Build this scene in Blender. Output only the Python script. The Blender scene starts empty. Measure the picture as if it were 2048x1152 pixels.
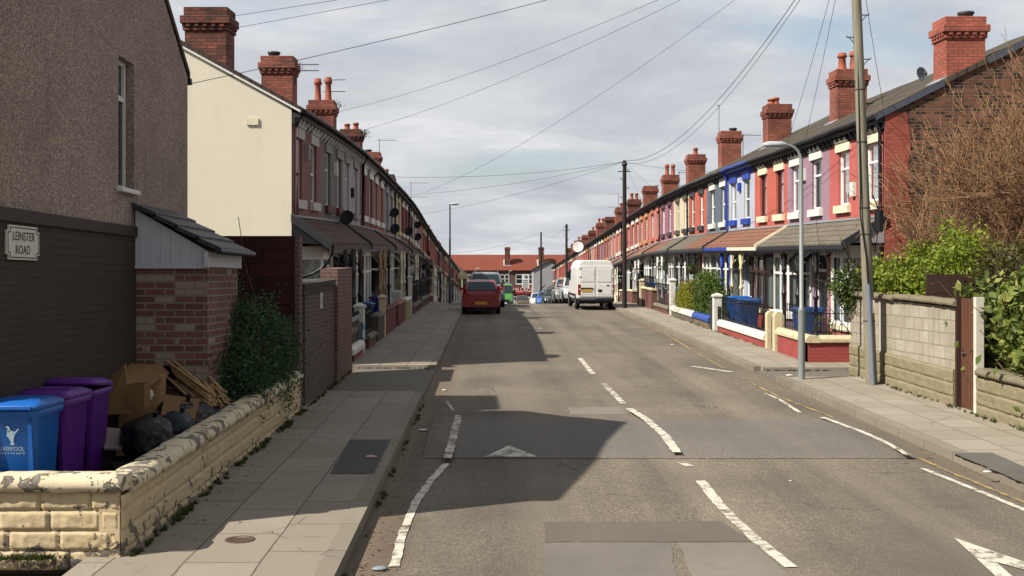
import bpy, bmesh, math, random
from mathutils import Vector, Matrix, noise
R = random.Random(11)
scene = bpy.context.scene
COL = scene.collection
PI = math.pi
CAMZ = 2.6

# ---------------------------------------------------------------- curves
def curve(pts):
    xs = [p[0] for p in pts]; ys = [p[1] for p in pts]; n = len(xs)
    m = []
    for i in range(n):
        a = max(0, i-1); b = min(n-1, i+1)
        m.append((ys[b]-ys[a])/(xs[b]-xs[a]))
    def f(x):
        if x <= xs[0]: return ys[0]+m[0]*(x-xs[0])
        if x >= xs[-1]: return ys[-1]+m[-1]*(x-xs[-1])
        for i in range(n-1):
            if x <= xs[i+1]: break
        h = xs[i+1]-xs[i]; t = (x-xs[i])/h
        return ((2*t**3-3*t**2+1)*ys[i]+(t**3-2*t**2+t)*h*m[i]+(-2*t**3+3*t**2)*ys[i+1]+(t**3-t**2)*h*m[i+1])
    return f
g = curve([(-40,-.964),(0,0),(20,.482),(40,.964),(48,1.15),(54,1.27),(58,1.31),(64,1.22),(70,1.0),(85,.45),(105,-.1),(125,-.6),(150,-1.15),(175,-1.45),(200,-1.5),(260,-1.5),(400,-1.5)])
eR = curve([(25.6,6.5),(29.5,6.6),(33,6.66),(38,6.8),(42.4,6.9),(47,6.95),(51,7.0),(59,6.98),(70.7,6.78),(84,6.42),(101.6,6.0),(123,5.4),(167,4.3)])
eL = curve([(24,6.38),(28.2,6.58),(35,6.8),(41,6.88),(47.3,6.86),(53,6.83),(60.6,6.7),(72,6.2),(92,5.45),(113,4.95),(143,4.0),(165,3.4)])
def ground_at(px, py, h=0.0):            # a photo pixel on the near ground plane, as metres
    Y = (CAMZ-h)*2200/(py-507); return ((px-980)*Y/2200, Y)

# ---------------------------------------------------------------- mesh builder
class MB:
    def __init__(s): s.v=[]; s.f=[]; s.mi=[]; s.sm=[]; s.m=0; s.smooth=False
    def add(s, vs, fs):
        b=len(s.v); s.v.extend([tuple(p) for p in vs])
        for f in fs:
            s.f.append([b+i for i in f]); s.mi.append(s.m); s.sm.append(s.smooth)
    def poly(s, *p): s.add(p,[list(range(len(p)))])
    def box(s,x0,x1,y0,y1,z0,z1,f=None):
        vs=[(x,y,z) for z in (z0,z1) for y in (y0,y1) for x in (x0,x1)]
        if f: vs=[f(*p) for p in vs]
        s.add(vs,[[0,2,3,1],[4,5,7,6],[0,1,5,4],[2,6,7,3],[0,4,6,2],[1,3,7,5]])
    def tube(s,path,r,n=8,caps=True,smooth=True):
        path=[Vector(p) for p in path]; k=len(path)
        rs=r if isinstance(r,(list,tuple)) else [r]*k
        vs=[]; d0=None
        for i,p in enumerate(path):
            d=(path[min(k-1,i+1)]-path[max(0,i-1)]).normalized()
            up=Vector((0,0,1)) if abs(d.z)<.9 else Vector((1,0,0))
            a=d.cross(up).normalized(); b=d.cross(a)
            for j in range(n):
                t=2*PI*j/n; vs.append(p+(a*math.cos(t)+b*math.sin(t))*rs[i])
        fs=[[i*n+j,i*n+(j+1)%n,(i+1)*n+(j+1)%n,(i+1)*n+j] for i in range(k-1) for j in range(n)]
        o=s.smooth; s.smooth=smooth; s.add(vs,fs); s.smooth=False
        if caps: s.add(vs[:n],[list(range(n))[::-1]]); s.add(vs[-n:],[list(range(n))])
        s.smooth=o
    def lathe(s,c,prof,n=12,f=None,axis=None):
        vs=[]
        for (r,z) in prof:
            for j in range(n):
                t=2*PI*j/n; p=(c[0]+r*math.cos(t),c[1]+r*math.sin(t),c[2]+z)
                if axis is not None: p=Vector(c)+axis@Vector((r*math.cos(t),r*math.sin(t),z))
                vs.append(f(*p) if f else p)
        k=len(prof)
        fs=[[i*n+j,i*n+(j+1)%n,(i+1)*n+(j+1)%n,(i+1)*n+j] for i in range(k-1) for j in range(n)]
        o=s.smooth; s.smooth=True; s.add(vs,fs); s.smooth=False
        s.add(vs[:n],[list(range(n))[::-1]]); s.add(vs[-n:],[list(range(n))]); s.smooth=o
    def loft(s,rings,caps=True,smooth=False):
        n=len(rings[0]); vs=[p for r in rings for p in r]
        o=s.smooth; s.smooth=smooth
        s.add(vs,[[i*n+j,i*n+(j+1)%n,(i+1)*n+(j+1)%n,(i+1)*n+j] for i in range(len(rings)-1) for j in range(n)])
        s.smooth=False
        if caps: s.add(rings[0],[list(range(n))[::-1]]); s.add(rings[-1],[list(range(n))])
        s.smooth=o
    def prism(s,pts,a,b,fn):              # pts 2-D outline, fn(p,q,t) -> 3-D
        s.loft([[fn(p,q,a) for p,q in pts],[fn(p,q,b) for p,q in pts]])

ORG={}
def finish(o,label,cat,group,kind):
    if label: o['label']=label
    if cat: o['category']=cat
    if group: o['group']=group
    if kind: o['kind']=kind
def obj(name,mb,mats,parent=None,loc=None,label=None,cat=None,group=None,kind=None,bevel=0):
    if not isinstance(mats,(list,tuple)): mats=[mats]
    org=ORG[parent.name] if parent else Vector(loc if loc is not None else (0,0,0))
    me=bpy.data.meshes.new(name)
    me.from_pydata([(p[0]-org.x,p[1]-org.y,p[2]-org.z) for p in mb.v],[],mb.f)
    for m in mats: me.materials.append(m)
    me.polygons.foreach_set('material_index',mb.mi)
    me.polygons.foreach_set('use_smooth',mb.sm)
    bm=bmesh.new(); bm.from_mesh(me); bmesh.ops.recalc_face_normals(bm,faces=bm.faces); bm.to_mesh(me); bm.free()
    me.update()
    o=bpy.data.objects.new(name,me); COL.objects.link(o)
    if parent: o.parent=parent
    else: o.location=org
    ORG[o.name]=org
    if bevel:
        b=o.modifiers.new('bevel','BEVEL'); b.width=bevel; b.segments=2; b.limit_method='ANGLE'
    finish(o,label,cat,group,kind); return o
def thing(name,label,cat,loc,group=None):
    o=bpy.data.objects.new(name,None); COL.objects.link(o); o.location=loc
    o.empty_display_size=.1
    ORG[o.name]=Vector(loc); finish(o,label,cat,group,None); return o
def copy_tree(o,loc,rz,label=None,group=None,mats=None):
    def rec(x,par):
        c=x.copy(); COL.objects.link(c); c.parent=par
        for ch in KIDS(x): rec(ch,c)
        return c
    c=rec(o,None); c.location=loc; c.rotation_euler=(0,0,rz)
    ORG[c.name]=Vector(loc)
    if label: c['label']=label
    if group: c['group']=group
    return c
def KIDS(x): return [q for q in bpy.data.objects if q.parent==x]
def text_mesh(s,size,fn,mb,sx=1.0):       # lettering as flat faces; fn(x,y)->3-D, centred
    c=bpy.data.curves.new('lettering','FONT'); c.body=s; c.size=size; c.align_x='CENTER'; c.align_y='CENTER'; c.resolution_u=3
    t=bpy.data.objects.new('lettering',c); COL.objects.link(t)
    bpy.context.view_layer.update()
    me=bpy.data.meshes.new_from_object(t.evaluated_get(bpy.context.evaluated_depsgraph_get()))
    mb.add([fn(v.co.x*sx,v.co.y) for v in me.vertices],[list(p.vertices) for p in me.polygons])
    bpy.data.objects.remove(t); bpy.data.curves.remove(c); bpy.data.meshes.remove(me)

# ---------------------------------------------------------------- materials
def srgb(h):
    h=h.lstrip('#'); c=[int(h[i:i+2],16)/255 for i in (0,2,4)]
    return tuple((x/12.92 if x<=.04045 else ((x+.055)/1.055)**2.4)*.8 for x in c)+(1,)
class NT:
    def __init__(s,name):
        s.m=bpy.data.materials.new(name); s.m.use_nodes=True; s.t=s.m.node_tree; s.t.nodes.clear()
        s.out=s.n('ShaderNodeOutputMaterial')
    def n(s,kind,**kw):
        x=s.t.nodes.new(kind)
        for k,v in kw.items():
            if hasattr(x,k) and not k[0].isupper(): setattr(x,k,v)
        return x
    def set(s,node,**kw):
        for k,v in kw.items():
            sock=node.inputs[k.replace('_',' ')]
            if hasattr(v,'is_output'): s.t.links.new(v,sock)
            else: sock.default_value=v
        return node
    def lk(s,a,b): s.t.links.new(a,b)
    def pos(s): return s.n('ShaderNodeNewGeometry').outputs['Position']
    def objco(s): return s.n('ShaderNodeTexCoord').outputs['Object']
    def math(s,op,a,b=None,c=None):
        x=s.n('ShaderNodeMath',operation=op)
        for i,v in enumerate((a,b,c)):
            if v is None: continue
            if hasattr(v,'is_output'): s.lk(v,x.inputs[i])
            else: x.inputs[i].default_value=v
        return x.outputs[0]
    def noise(s,co,scale,detail=4,rough=.6,dist=0):
        x=s.n('ShaderNodeTexNoise'); s.set(x,Vector=co,Scale=scale,Detail=detail,Roughness=rough,Distortion=dist); return x.outputs['Fac']
    def ramp(s,fac,*st):
        x=s.n('ShaderNodeValToRGB'); e=x.color_ramp.elements
        while len(e)<len(st): e.new(.5)
        for q,(p,c) in zip(e,st):
            q.position=p; q.color=c if isinstance(c,tuple) else (c,c,c,1)
        s.lk(fac,x.inputs[0]); return x.outputs[0]
    def mix(s,fac,a,b,mode='MIX'):
        x=s.n('ShaderNodeMix',data_type='RGBA',blend_type=mode)
        for k,v in ((0,fac),(6,a),(7,b)):
            if hasattr(v,'is_output'): s.lk(v,x.inputs[k])
            else: x.inputs[k].default_value=v
        return x.outputs[2]
    def bump(s,h,strength=.3,dist=.01,prev=None):
        x=s.n('ShaderNodeBump'); s.set(x,Height=h,Strength=strength,Distance=dist)
        if prev: s.lk(prev,x.inputs['Normal'])
        return x.outputs[0]
    def wall_uv(s,kind='wall'):
        p=s.n('ShaderNodeSeparateXYZ'); s.lk(s.pos(),p.inputs[0])
        c=s.n('ShaderNodeCombineXYZ')
        if kind=='wall':
            nn=s.n('ShaderNodeSeparateXYZ'); s.lk(s.n('ShaderNodeNewGeometry').outputs['True Normal'],nn.inputs[0])
            k=s.math('GREATER_THAN',s.math('ABSOLUTE',nn.outputs[0]),.6)
            u=s.math('ADD',s.math('MULTIPLY',p.outputs[1],k),s.math('MULTIPLY',p.outputs[0],s.math('SUBTRACT',1,k)))
            s.lk(u,c.inputs[0]); s.lk(p.outputs[2],c.inputs[1])
        elif kind=='roof':
            s.lk(p.outputs[1],c.inputs[0]); s.lk(s.math('MULTIPLY',p.outputs[0],1.15),c.inputs[1])
        else:   # floor: rows run along the street
            s.lk(p.outputs[1],c.inputs[0]); s.lk(p.outputs[0],c.inputs[1])
        return c.outputs[0]
    def brick(s,uv,c1,c2,mortar,bw,bh,ms=.01,off=.5,bias=0):
        x=s.n('ShaderNodeTexBrick'); x.offset=off
        s.set(x,Vector=uv,Color1=c1,Color2=c2,Mortar=mortar,Scale=1.0,Mortar_Size=ms,Mortar_Smooth=.15,Bias=bias,Brick_Width=bw,Row_Height=bh)
        return x
    def pbr(s,color,rough=.8,normal=None,metal=0,spec=.3,coat=0):
        b=s.n('ShaderNodeBsdfPrincipled')
        s.set(b,Base_Color=color,Roughness=rough,Metallic=metal)
        b.inputs['Specular IOR Level'].default_value=spec
        b.inputs['Coat Weight'].default_value=coat
        if normal: s.lk(normal,b.inputs['Normal'])
        s.lk(b.outputs[0],s.out.inputs[0]); return s.m
CACHE={}
def desat(h,k=.2):
    c=srgb(h); l=.3*c[0]+.5*c[1]+.2*c[2]; return tuple(x*(1-k)+l*k for x in c[:3])+(1,)
def mul(c,k): return tuple(min(1,x*k) for x in c[:3])+(1,)
def M(name,hexc,rough=.7,var=.18,scale=3,metal=0,spec=.3,bump=.1,fine=60,coat=0,dirt=0):
    key=('m',name,hexc)
    if key in CACHE: return CACHE[key]
    n=NT(name); c=srgb(hexc); p=n.objco()
    f=n.noise(p,scale,5); col=n.mix(f,mul(c,1-var),mul(c,1+var))
    f2=n.noise(p,fine,3)
    col=n.mix(n.math('MULTIPLY',f2,.25),col,mul(c,.7))
    if dirt:
        d=n.ramp(n.noise(p,scale*2.3,8,.7),(.5,0.0),(.72,1.0)); col=n.mix(n.math('MULTIPLY',d,dirt),col,srgb('#3a342b'))
    m=n.pbr(col,rough,n.bump(f2,bump,.004) if bump else None,metal,spec,coat); CACHE[key]=m; return m
def BRICK(name,c1,c2,mortar='#6d655c',bw=.225,bh=.075,ms=.009,bump=.5,dark=.25,uv='wall',spk=None,rough=.85,grime='#2a211b'):
    key=('b',name)
    if key in CACHE: return CACHE[key]
    n=NT(name); u=n.wall_uv(uv)
    b=n.brick(u,desat(c1),desat(c2),srgb(mortar),bw,bh,ms)
    p=n.pos(); f=n.noise(p,1.1,6,.65); col=b.outputs[0]
    if spk:
        b2=n.brick(u,(0,0,0,1),(1,1,1,1),(0,0,0,1),bw,bh,ms,bias=-.25)
        vor=n.n('ShaderNodeTexWhiteNoise')
        q=n.n('ShaderNodeVectorMath',operation='FLOOR')
        d=n.n('ShaderNodeVectorMath',operation='DIVIDE'); n.lk(u,d.inputs[0]); d.inputs[1].default_value=(bw,bh,1); n.lk(d.outputs[0],q.inputs[0]); n.lk(q.outputs[0],vor.inputs[0])
        msk=n.math('MULTIPLY',n.math('GREATER_THAN',n.math('ADD',vor.outputs[0],n.math('MULTIPLY',n.math('SUBTRACT',n.noise(p,.7,4),.5),1.5)),spk[1]),n.math('SUBTRACT',1,b.outputs['Fac']))
        col=n.mix(msk,col,srgb(spk[0]))
    col=n.mix(n.math('MULTIPLY',n.ramp(f,(.42,0.0),(.7,1.0)),dark),col,srgb(grime))
    ff=n.noise(p,45,4)
    col=n.mix(n.math('MULTIPLY',ff,.3),col,n.mix(.5,col,(0,0,0,1)))
    h=n.math('ADD',n.math('MULTIPLY',n.math('SUBTRACT',1,b.outputs['Fac']),1.0),n.math('MULTIPLY',ff,.35))
    m=n.pbr(col,rough,n.bump(h,bump,.008),0,.25); CACHE[key]=m; return m
BRIGHT=('red_painted_brick','mauve_painted_brick','orange_red_brick','lavender_painted_brick','slate_blue_brick','vermilion_brick')
def PAINTED(name,hexc,fade=.16):
    key=('p',hexc)
    if key in CACHE: return CACHE[key]
    n=NT(name); c=desat(hexc); u=n.wall_uv(); p=n.pos()
    if name not in BRIGHT: c=mul(c,1.22)
    b=n.brick(u,mul(c,1.0),mul(c,.88),mul(c,.68),.225,.075,.008)
    f=n.noise(p,.9,6,.7); col=n.mix(n.ramp(f,(.3,0.0),(.75,1.0)),b.outputs[0],mul(c,1-fade*2))
    st=n.n('ShaderNodeMapping'); n.lk(p,st.inputs[0]); st.inputs['Scale'].default_value=(3,3,.35)
    s2=n.ramp(n.noise(st.outputs[0],2.2,5,.7),(.55,0.0),(.8,1.0))
    col=n.mix(n.math('MULTIPLY',s2,.35),col,mul(srgb('#4a3c34'),1))
    h=n.math('SUBTRACT',1,b.outputs['Fac'])
    h=n.math('ADD',h,n.math('MULTIPLY',n.noise(p,50,3),.3))
    m=n.pbr(col,.75,n.bump(h,.35,.006),0,.3); CACHE[key]=m; return m
def ROOF(name,c1,c2,moss=.3,bw=.3,bh=.26):
    key=('r',name)
    if key in CACHE: return CACHE[key]
    n=NT(name); u=n.wall_uv('roof'); p=n.pos()
    b=n.brick(u,srgb(c1),srgb(c2),mul(srgb(c1),.25),bw,bh,.02)
    f=n.noise(p,1.6,7,.7); col=n.mix(n.math('MULTIPLY',n.ramp(f,(.45,0.0),(.65,1.0)),moss),b.outputs[0],srgb('#5d5a34'))
    f2=n.noise(p,30,4); col=n.mix(n.math('MULTIPLY',f2,.4),col,mul(srgb(c1),.5))
    h=n.math('ADD',n.math('SUBTRACT',1,b.outputs['Fac']),n.math('MULTIPLY',f2,.4))
    m=n.pbr(col,.8,n.bump(h,.6,.015),0,.25); CACHE[key]=m; return m
def LEAF(name,h1,h2,h3,trans=.3):
    key=('l',name)
    if key in CACHE: return CACHE[key]
    n=NT(name); gm=n.n('ShaderNodeNewGeometry')
    col=n.ramp(gm.outputs['Random Per Island'],(0,srgb(h1)),(.5,srgb(h2)),(1,srgb(h3)))
    f=n.noise(n.pos(),1.7,3); col=n.mix(n.math('MULTIPLY',f,.5),col,mul(srgb(h1),.7))
    d=n.n('ShaderNodeBsdfPrincipled'); n.set(d,Base_Color=col,Roughness=.55); d.inputs['Specular IOR Level'].default_value=.25
    t=n.n('ShaderNodeBsdfTranslucent'); n.lk(col,t.inputs[0])
    x=n.n('ShaderNodeMixShader'); x.inputs[0].default_value=trans
    n.lk(d.outputs[0],x.inputs[1]); n.lk(t.outputs[0],x.inputs[2]); n.lk(x.outputs[0],n.out.inputs[0])
    CACHE[key]=n.m; return n.m
def glass_clear():
    n=NT('window_glass'); lw=n.n('ShaderNodeFresnel'); lw.inputs[0].default_value=1.5
    a=n.n('ShaderNodeBsdfTransparent'); a.inputs[0].default_value=(.82,.88,.86,1)
    b=n.n('ShaderNodeBsdfGlossy'); b.inputs['Roughness'].default_value=.02
    nb=n.bump(n.noise(n.pos(),1.4,2),.05,.05); n.lk(nb,b.inputs['Normal'])
    x=n.n('ShaderNodeMixShader'); n.lk(n.math('MINIMUM',n.math('MULTIPLY',lw.outputs[0],1.0),.8),x.inputs[0])
    n.lk(a.outputs[0],x.inputs[1]); n.lk(b.outputs[0],x.inputs[2]); n.lk(x.outputs[0],n.out.inputs[0]); return n.m
def glass_dark(name='dark_glass',c='#1a2226',rough=.06):
    n=NT(name); p=n.objco(); f=n.noise(p,2.2,3)
    return n.pbr(n.mix(f,mul(srgb(c),.6),mul(srgb(c),1.5)),rough,n.bump(n.noise(p,1.5,2),.04,.05),0,.6)
GLASS=glass_clear(); DGLASS=glass_dark()
def glass_curtain(name,c,lo,hi):
    n=NT(name); p=n.pos(); s=n.n('ShaderNodeSeparateXYZ'); n.lk(p,s.inputs[0])
    w=n.math('SINE',n.math('MULTIPLY',n.math('ADD',s.outputs[1],n.math('MULTIPLY',n.noise(p,2,2),.6)),55)); f=n.ramp(n.math('ADD',n.math('MULTIPLY',w,.25),n.noise(p,1.3,3)),(.3,0.0),(.9,1.0))
    col=n.mix(f,mul(srgb(c),.45),srgb(c)); col=n.mix(n.ramp(n.noise(p,.55,1),(lo,0.0),(hi,1.0)),col,srgb('#171d20'))
    return n.pbr(col,.08,None,0,.5)
CG=[DGLASS,glass_curtain('net_curtained_glass','#8f938f',.5,.56),glass_curtain('cream_curtained_glass','#8d8468',.48,.52),glass_curtain('grey_blind_glass','#5f6668',.55,.6)]; CGLASS=glass_dark('car_glass','#1d2a2a',.03)
def paint(name,hexc,rough=.28):
    key=('c',hexc)
    if key in CACHE: return CACHE[key]
    n=NT(name); c=srgb(hexc); p=n.objco(); f=n.noise(p,4,6)
    dust=n.ramp(n.noise(p,9,7,.7),(.4,0.0),(.8,1.0))
    col=n.mix(f,mul(c,.85),mul(c,1.1)); col=n.mix(n.math('MULTIPLY',dust,.15),col,srgb('#6a6054'))
    m=n.pbr(col,rough,None,0,.5,.35); CACHE[key]=m; return m

def asphalt(name='road_asphalt',over=None):
    n=NT(name); p=n.pos(); s=n.n('ShaderNodeSeparateXYZ'); n.lk(p,s.inputs[0])
    v=n.n('ShaderNodeTexVoronoi'); n.set(v,Vector=p,Scale=58.0)
    grain=n.ramp(v.outputs['Color'],(0.1,srgb('#484136')),(.55,srgb('#786d5e')),(1,srgb('#b0a38f')))
    fine=n.noise(p,150,3)
    col=n.mix(.45,grain,n.ramp(fine,(.3,srgb('#51493e')),(.7,srgb('#847968'))))
    big=n.noise(p,.35,6,.6); col=n.mix(n.ramp(big,(.35,0.0),(.7,1.0)),col,mul(srgb('#5a534a'),.9))
    mp=n.n('ShaderNodeMapping'); n.lk(p,mp.inputs[0]); mp.inputs['Scale'].default_value=(1.4,.07,1)
    tr=n.noise(mp.outputs[0],1.2,4); col=n.mix(n.math('MULTIPLY',n.ramp(tr,(.4,0.0),(.65,1.0)),.35),col,srgb('#37332f'))
    # oil spots and cracks with shapes of their own
    sp=n.ramp(n.noise(p,1.7,6,.7),(.66,0.0),(.74,1.0)); col=n.mix(n.math('MULTIPLY',sp,.35),col,srgb('#2c2825'))
    cr=n.n('ShaderNodeTexVoronoi'); cr.feature='DISTANCE_TO_EDGE'
    wob=n.n('ShaderNodeVectorMath',operation='ADD'); nz=n.n('ShaderNodeTexNoise'); n.set(nz,Vector=p,Scale=1.6,Detail=6.0); n.lk(p,wob.inputs[0]); n.lk(nz.outputs['Color'],wob.inputs[1])
    n.set(cr,Vector=wob.outputs[0],Scale=.33)
    ck=n.math('MULTIPLY',n.math('LESS_THAN',cr.outputs[0],.0035),n.ramp(n.noise(p,.6,3),(.5,0.0),(.6,1.0)))
    col=n.mix(n.math('MULTIPLY',ck,.7),col,srgb('#231f1c'))
    # soil along the left gutter
    e=n.math('ADD',n.math('MULTIPLY',n.math('ADD',s.outputs[0],.66),-2.6),n.math('MULTIPLY',n.math('SUBTRACT',n.noise(p,2.3,7,.7),.5),2.4))
    col=n.mix(n.math('MULTIPLY',n.ramp(e,(0.0,0.0),(.8,1.0)),.75),col,n.mix(n.noise(p,30,4),srgb('#3a2c22'),srgb('#6b5644')))
    e2=n.math('ADD',n.math('MULTIPLY',n.math('SUBTRACT',s.outputs[0],5.35),2.2),n.math('MULTIPLY',n.math('SUBTRACT',n.noise(p,2.0,7,.7),.5),2.2))
    col=n.mix(n.math('MULTIPLY',n.ramp(e2,(0.0,0.0),(.8,1.0)),.55),col,n.mix(n.noise(p,30,4),srgb('#4c3f31'),srgb('#7b6a55')))
    trk=n.math('ADD',n.math('POWER',n.math('ABSOLUTE',n.math('SINE',n.math('MULTIPLY',n.math('ADD',s.outputs[0],.35),1.72))),3.0),n.math('MULTIPLY',n.math('SUBTRACT',n.noise(mp.outputs[0],2.5,4),.5),1.2))
    col=n.mix(n.math('MULTIPLY',n.ramp(trk,(.45,0.0),(1.1,1.0)),.2),col,srgb('#8a7f6e'))
    if over:
        c,k,y0,y1,x0,x1,soft=over; nz_=n.math('MULTIPLY',n.math('SUBTRACT',n.noise(p,1.9,7,.7),.5),1.1)
        def sm(v,a,b): 
            x=n.n('ShaderNodeMapRange',clamp=True); n.lk(v,x.inputs[0]); x.inputs[1].default_value=a; x.inputs[2].default_value=b; return x.outputs[0]
        ey=n.math('ADD',s.outputs[1],n.math('MULTIPLY',nz_,soft)); ex=n.math('ADD',s.outputs[0],n.math('MULTIPLY',nz_,soft))
        m=n.math('MULTIPLY',n.math('MULTIPLY',sm(ey,y1+.02,y1-soft),sm(s.outputs[1],y0-.01,y0+.05)),n.math('MULTIPLY',sm(ex,x0,x0+soft),sm(ex,x1,x1-soft)))
        cc=n.mix(n.noise(p,100,3),mul(srgb(c),.72),mul(srgb(c),1.25)); cc=n.mix(n.ramp(n.noise(p,1.1,6,.65),(.35,0.0),(.7,1.0)),cc,mul(srgb(c),.85))
        col=n.mix(n.math('MULTIPLY',m,k),col,cc)
    h=n.math('ADD',v.outputs['Distance'],n.math('MULTIPLY',fine,.4))
    return n.pbr(col,.85,n.bump(h,.6,.008),0,.3)
def patch(name,h,k=.12,scale=70):
    n=NT(name); p=n.pos(); c=srgb(h)
    v=n.n('ShaderNodeTexVoronoi'); n.set(v,Vector=p,Scale=float(scale))
    col=n.mix(n.noise(p,90,3),mul(c,.6),mul(c,1.35)); col=n.mix(n.ramp(n.noise(p,.9,6,.65),(.35,0.0),(.7,1.0)),col,mul(c,1-k*2))
    col=n.mix(n.math('MULTIPLY',n.ramp(n.noise(p,2.6,6,.7),(.6,0.0),(.72,1.0)),.3),col,mul(c,.5))
    return n.pbr(col,.85,n.bump(v.outputs['Distance'],.4,.006),0,.25)
def flags(name,h1,h2,bw=.92,bh=.61,joint='#2e2922'):
    n=NT(name); u=n.wall_uv('floor'); p=n.pos()
    wob=n.n('ShaderNodeVectorMath',operation='ADD'); n.lk(u,wob.inputs[0])
    nz=n.n('ShaderNodeTexNoise'); n.set(nz,Vector=p,Scale=2.2,Detail=3.0)
    sc=n.n('ShaderNodeVectorMath',operation='SCALE'); n.lk(nz.outputs['Color'],sc.inputs[0]); sc.inputs['Scale'].default_value=.035; n.lk(sc.outputs[0],wob.inputs[1])
    b=n.brick(wob.outputs[0],srgb(h1),srgb(h2),srgb(joint),bw,bh,.008,off=.37)
    f=n.noise(p,1.3,7,.7); col=n.mix(n.math('MULTIPLY',n.ramp(f,(.35,0.0),(.7,1.0)),.5),b.outputs[0],mul(srgb(h1),.62))
    f2=n.noise(p,70,4); col=n.mix(n.math('MULTIPLY',f2,.4),col,mul(srgb(h1),.6))
    st=n.ramp(n.noise(p,4.5,5,.7),(.64,0.0),(.7,1.0)); col=n.mix(n.math('MULTIPLY',st,.3),col,srgb('#3d362d'))
    cr=n.n('ShaderNodeTexVoronoi'); cr.feature='DISTANCE_TO_EDGE'; n.set(cr,Vector=wob.outputs[0],Scale=.9)
    ck=n.math('MULTIPLY',n.math('LESS_THAN',cr.outputs[0],.004),n.ramp(n.noise(p,.8,3),(.52,0.0),(.58,1.0)))
    col=n.mix(n.math('MULTIPLY',ck,.7),col,srgb(joint))
    h=n.math('ADD',n.math('SUBTRACT',1,b.outputs['Fac']),n.math('MULTIPLY',f2,.25))
    return n.pbr(col,.85,n.bump(h,.5,.01),0,.25)
def marking(name,h,wear=.5,under='#5a5148'):
    n=NT(name); p=n.pos(); c=srgb(h)
    f=n.noise(p,6,9,.78); w=n.ramp(n.math('ADD',f,n.math('MULTIPLY',n.math('SUBTRACT',n.noise(p,1.6,4),.5),.3)),(wear-.09,1.0),(wear+.05,0.0))
    col=n.mix(n.noise(p,40,3),mul(c,.75),mul(c,1.08)); col=n.mix(w,col,srgb(under))
    return n.pbr(col,.75,n.bump(n.noise(p,80,3),.3,.004),0,.25)
def pebbledash():
    n=NT('pebbledash'); p=n.pos(); v=n.n('ShaderNodeTexVoronoi'); n.set(v,Vector=p,Scale=80.0)
    col=n.ramp(v.outputs['Color'],(0,srgb('#665850')),(.4,srgb('#907e72')),(.75,srgb('#b5a395')),(1,srgb('#d6c8b8')))
    big=n.noise(p,.8,6,.65); col=n.mix(n.math('MULTIPLY',n.ramp(big,(.4,0.0),(.7,1.0)),.35),col,srgb('#5b4c40'))
    mp=n.n('ShaderNodeMapping'); n.lk(p,mp.inputs[0]); mp.inputs['Scale'].default_value=(2,2,.25)
    col=n.mix(n.math('MULTIPLY',n.ramp(n.noise(mp.outputs[0],1.6,5,.7),(.55,0.0),(.75,1.0)),.3),col,srgb('#3d332b'))
    h=n.math('SUBTRACT',1,v.outputs['Distance'])
    return n.pbr(col,.9,n.bump(h,.8,.012),0,.2)
def peeling(name,pc,sc,amount,zk=0.0):
    n=NT(name); p=n.pos(); c=srgb(pc)
    s=n.n('ShaderNodeSeparateXYZ'); n.lk(p,s.inputs[0])
    f=n.math('ADD',n.noise(p,5.5,9,.68,.6),n.math('MULTIPLY',n.math('SUBTRACT',.68,s.outputs[2]),zk))
    col=n.mix(n.noise(p,1.5,5),mul(c,.8),mul(c,1.08)); col=n.mix(n.math('MULTIPLY',n.noise(p,28,5,.7),.45),col,srgb('#9a8455'))
    grime=n.ramp(n.noise(p,5,8,.72),(.52,0.0),(.7,1.0)); col=n.mix(n.math('MULTIPLY',grime,.5),col,srgb('#8a744a'))
    base=n.mix(n.noise(p,14,6,.7),srgb('#35302b'),srgb(sc))
    edge=n.ramp(f,(amount-.018,0.0),(amount-.005,1.0)); m1=n.ramp(f,(amount,0.0),(amount+.012,1.0))
    col=n.mix(edge,col,mul(srgb('#3a3128'),.8)); col=n.mix(m1,col,base)
    h=n.math('ADD',n.math('MULTIPLY',m1,-1.0),n.math('MULTIPLY',n.noise(p,40,5,.7),.5))
    return n.pbr(col,.8,n.bump(h,.6,.012),0,.25)
def render_wall(name,h,stain=.25):
    n=NT(name); p=n.pos(); c=srgb(h)
    col=n.mix(n.noise(p,.7,6,.6),mul(c,.9),mul(c,1.05))
    mp=n.n('ShaderNodeMapping'); n.lk(p,mp.inputs[0]); mp.inputs['Scale'].default_value=(1.6,1.6,.3)
    col=n.mix(n.math('MULTIPLY',n.ramp(n.noise(mp.outputs[0],1.2,7,.7),(.52,0.0),(.75,1.0)),stain),col,mul(c,.62))
    return n.pbr(col,.85,n.bump(n.noise(p,60,4),.25,.005),0,.2)
def blockwall():
    n=NT('concrete_block_wall'); u=n.wall_uv(); p=n.pos()
    b=n.brick(u,srgb('#b3ab9c'),srgb('#a09788'),srgb('#7d7568'),.44,.215,.012)
    col=n.mix(n.ramp(n.noise(p,2.2,7,.7),(.35,0.0),(.7,1.0)),b.outputs[0],srgb('#928979'))
    mp=n.n('ShaderNodeMapping'); n.lk(p,mp.inputs[0]); mp.inputs['Scale'].default_value=(3,3,.3)
    col=n.mix(n.math('MULTIPLY',n.ramp(n.noise(mp.outputs[0],2,6,.7),(.5,0.0),(.75,1.0)),.45),col,srgb('#5d5546'))
    f=n.noise(p,60,4); col=n.mix(n.math('MULTIPLY',f,.3),col,srgb('#6b6252'))
    h=n.math('ADD',n.math('SUBTRACT',1,b.outputs['Fac']),n.math('MULTIPLY',f,.4))
    return n.pbr(col,.9,n.bump(h,.6,.01),0,.2)
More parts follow.
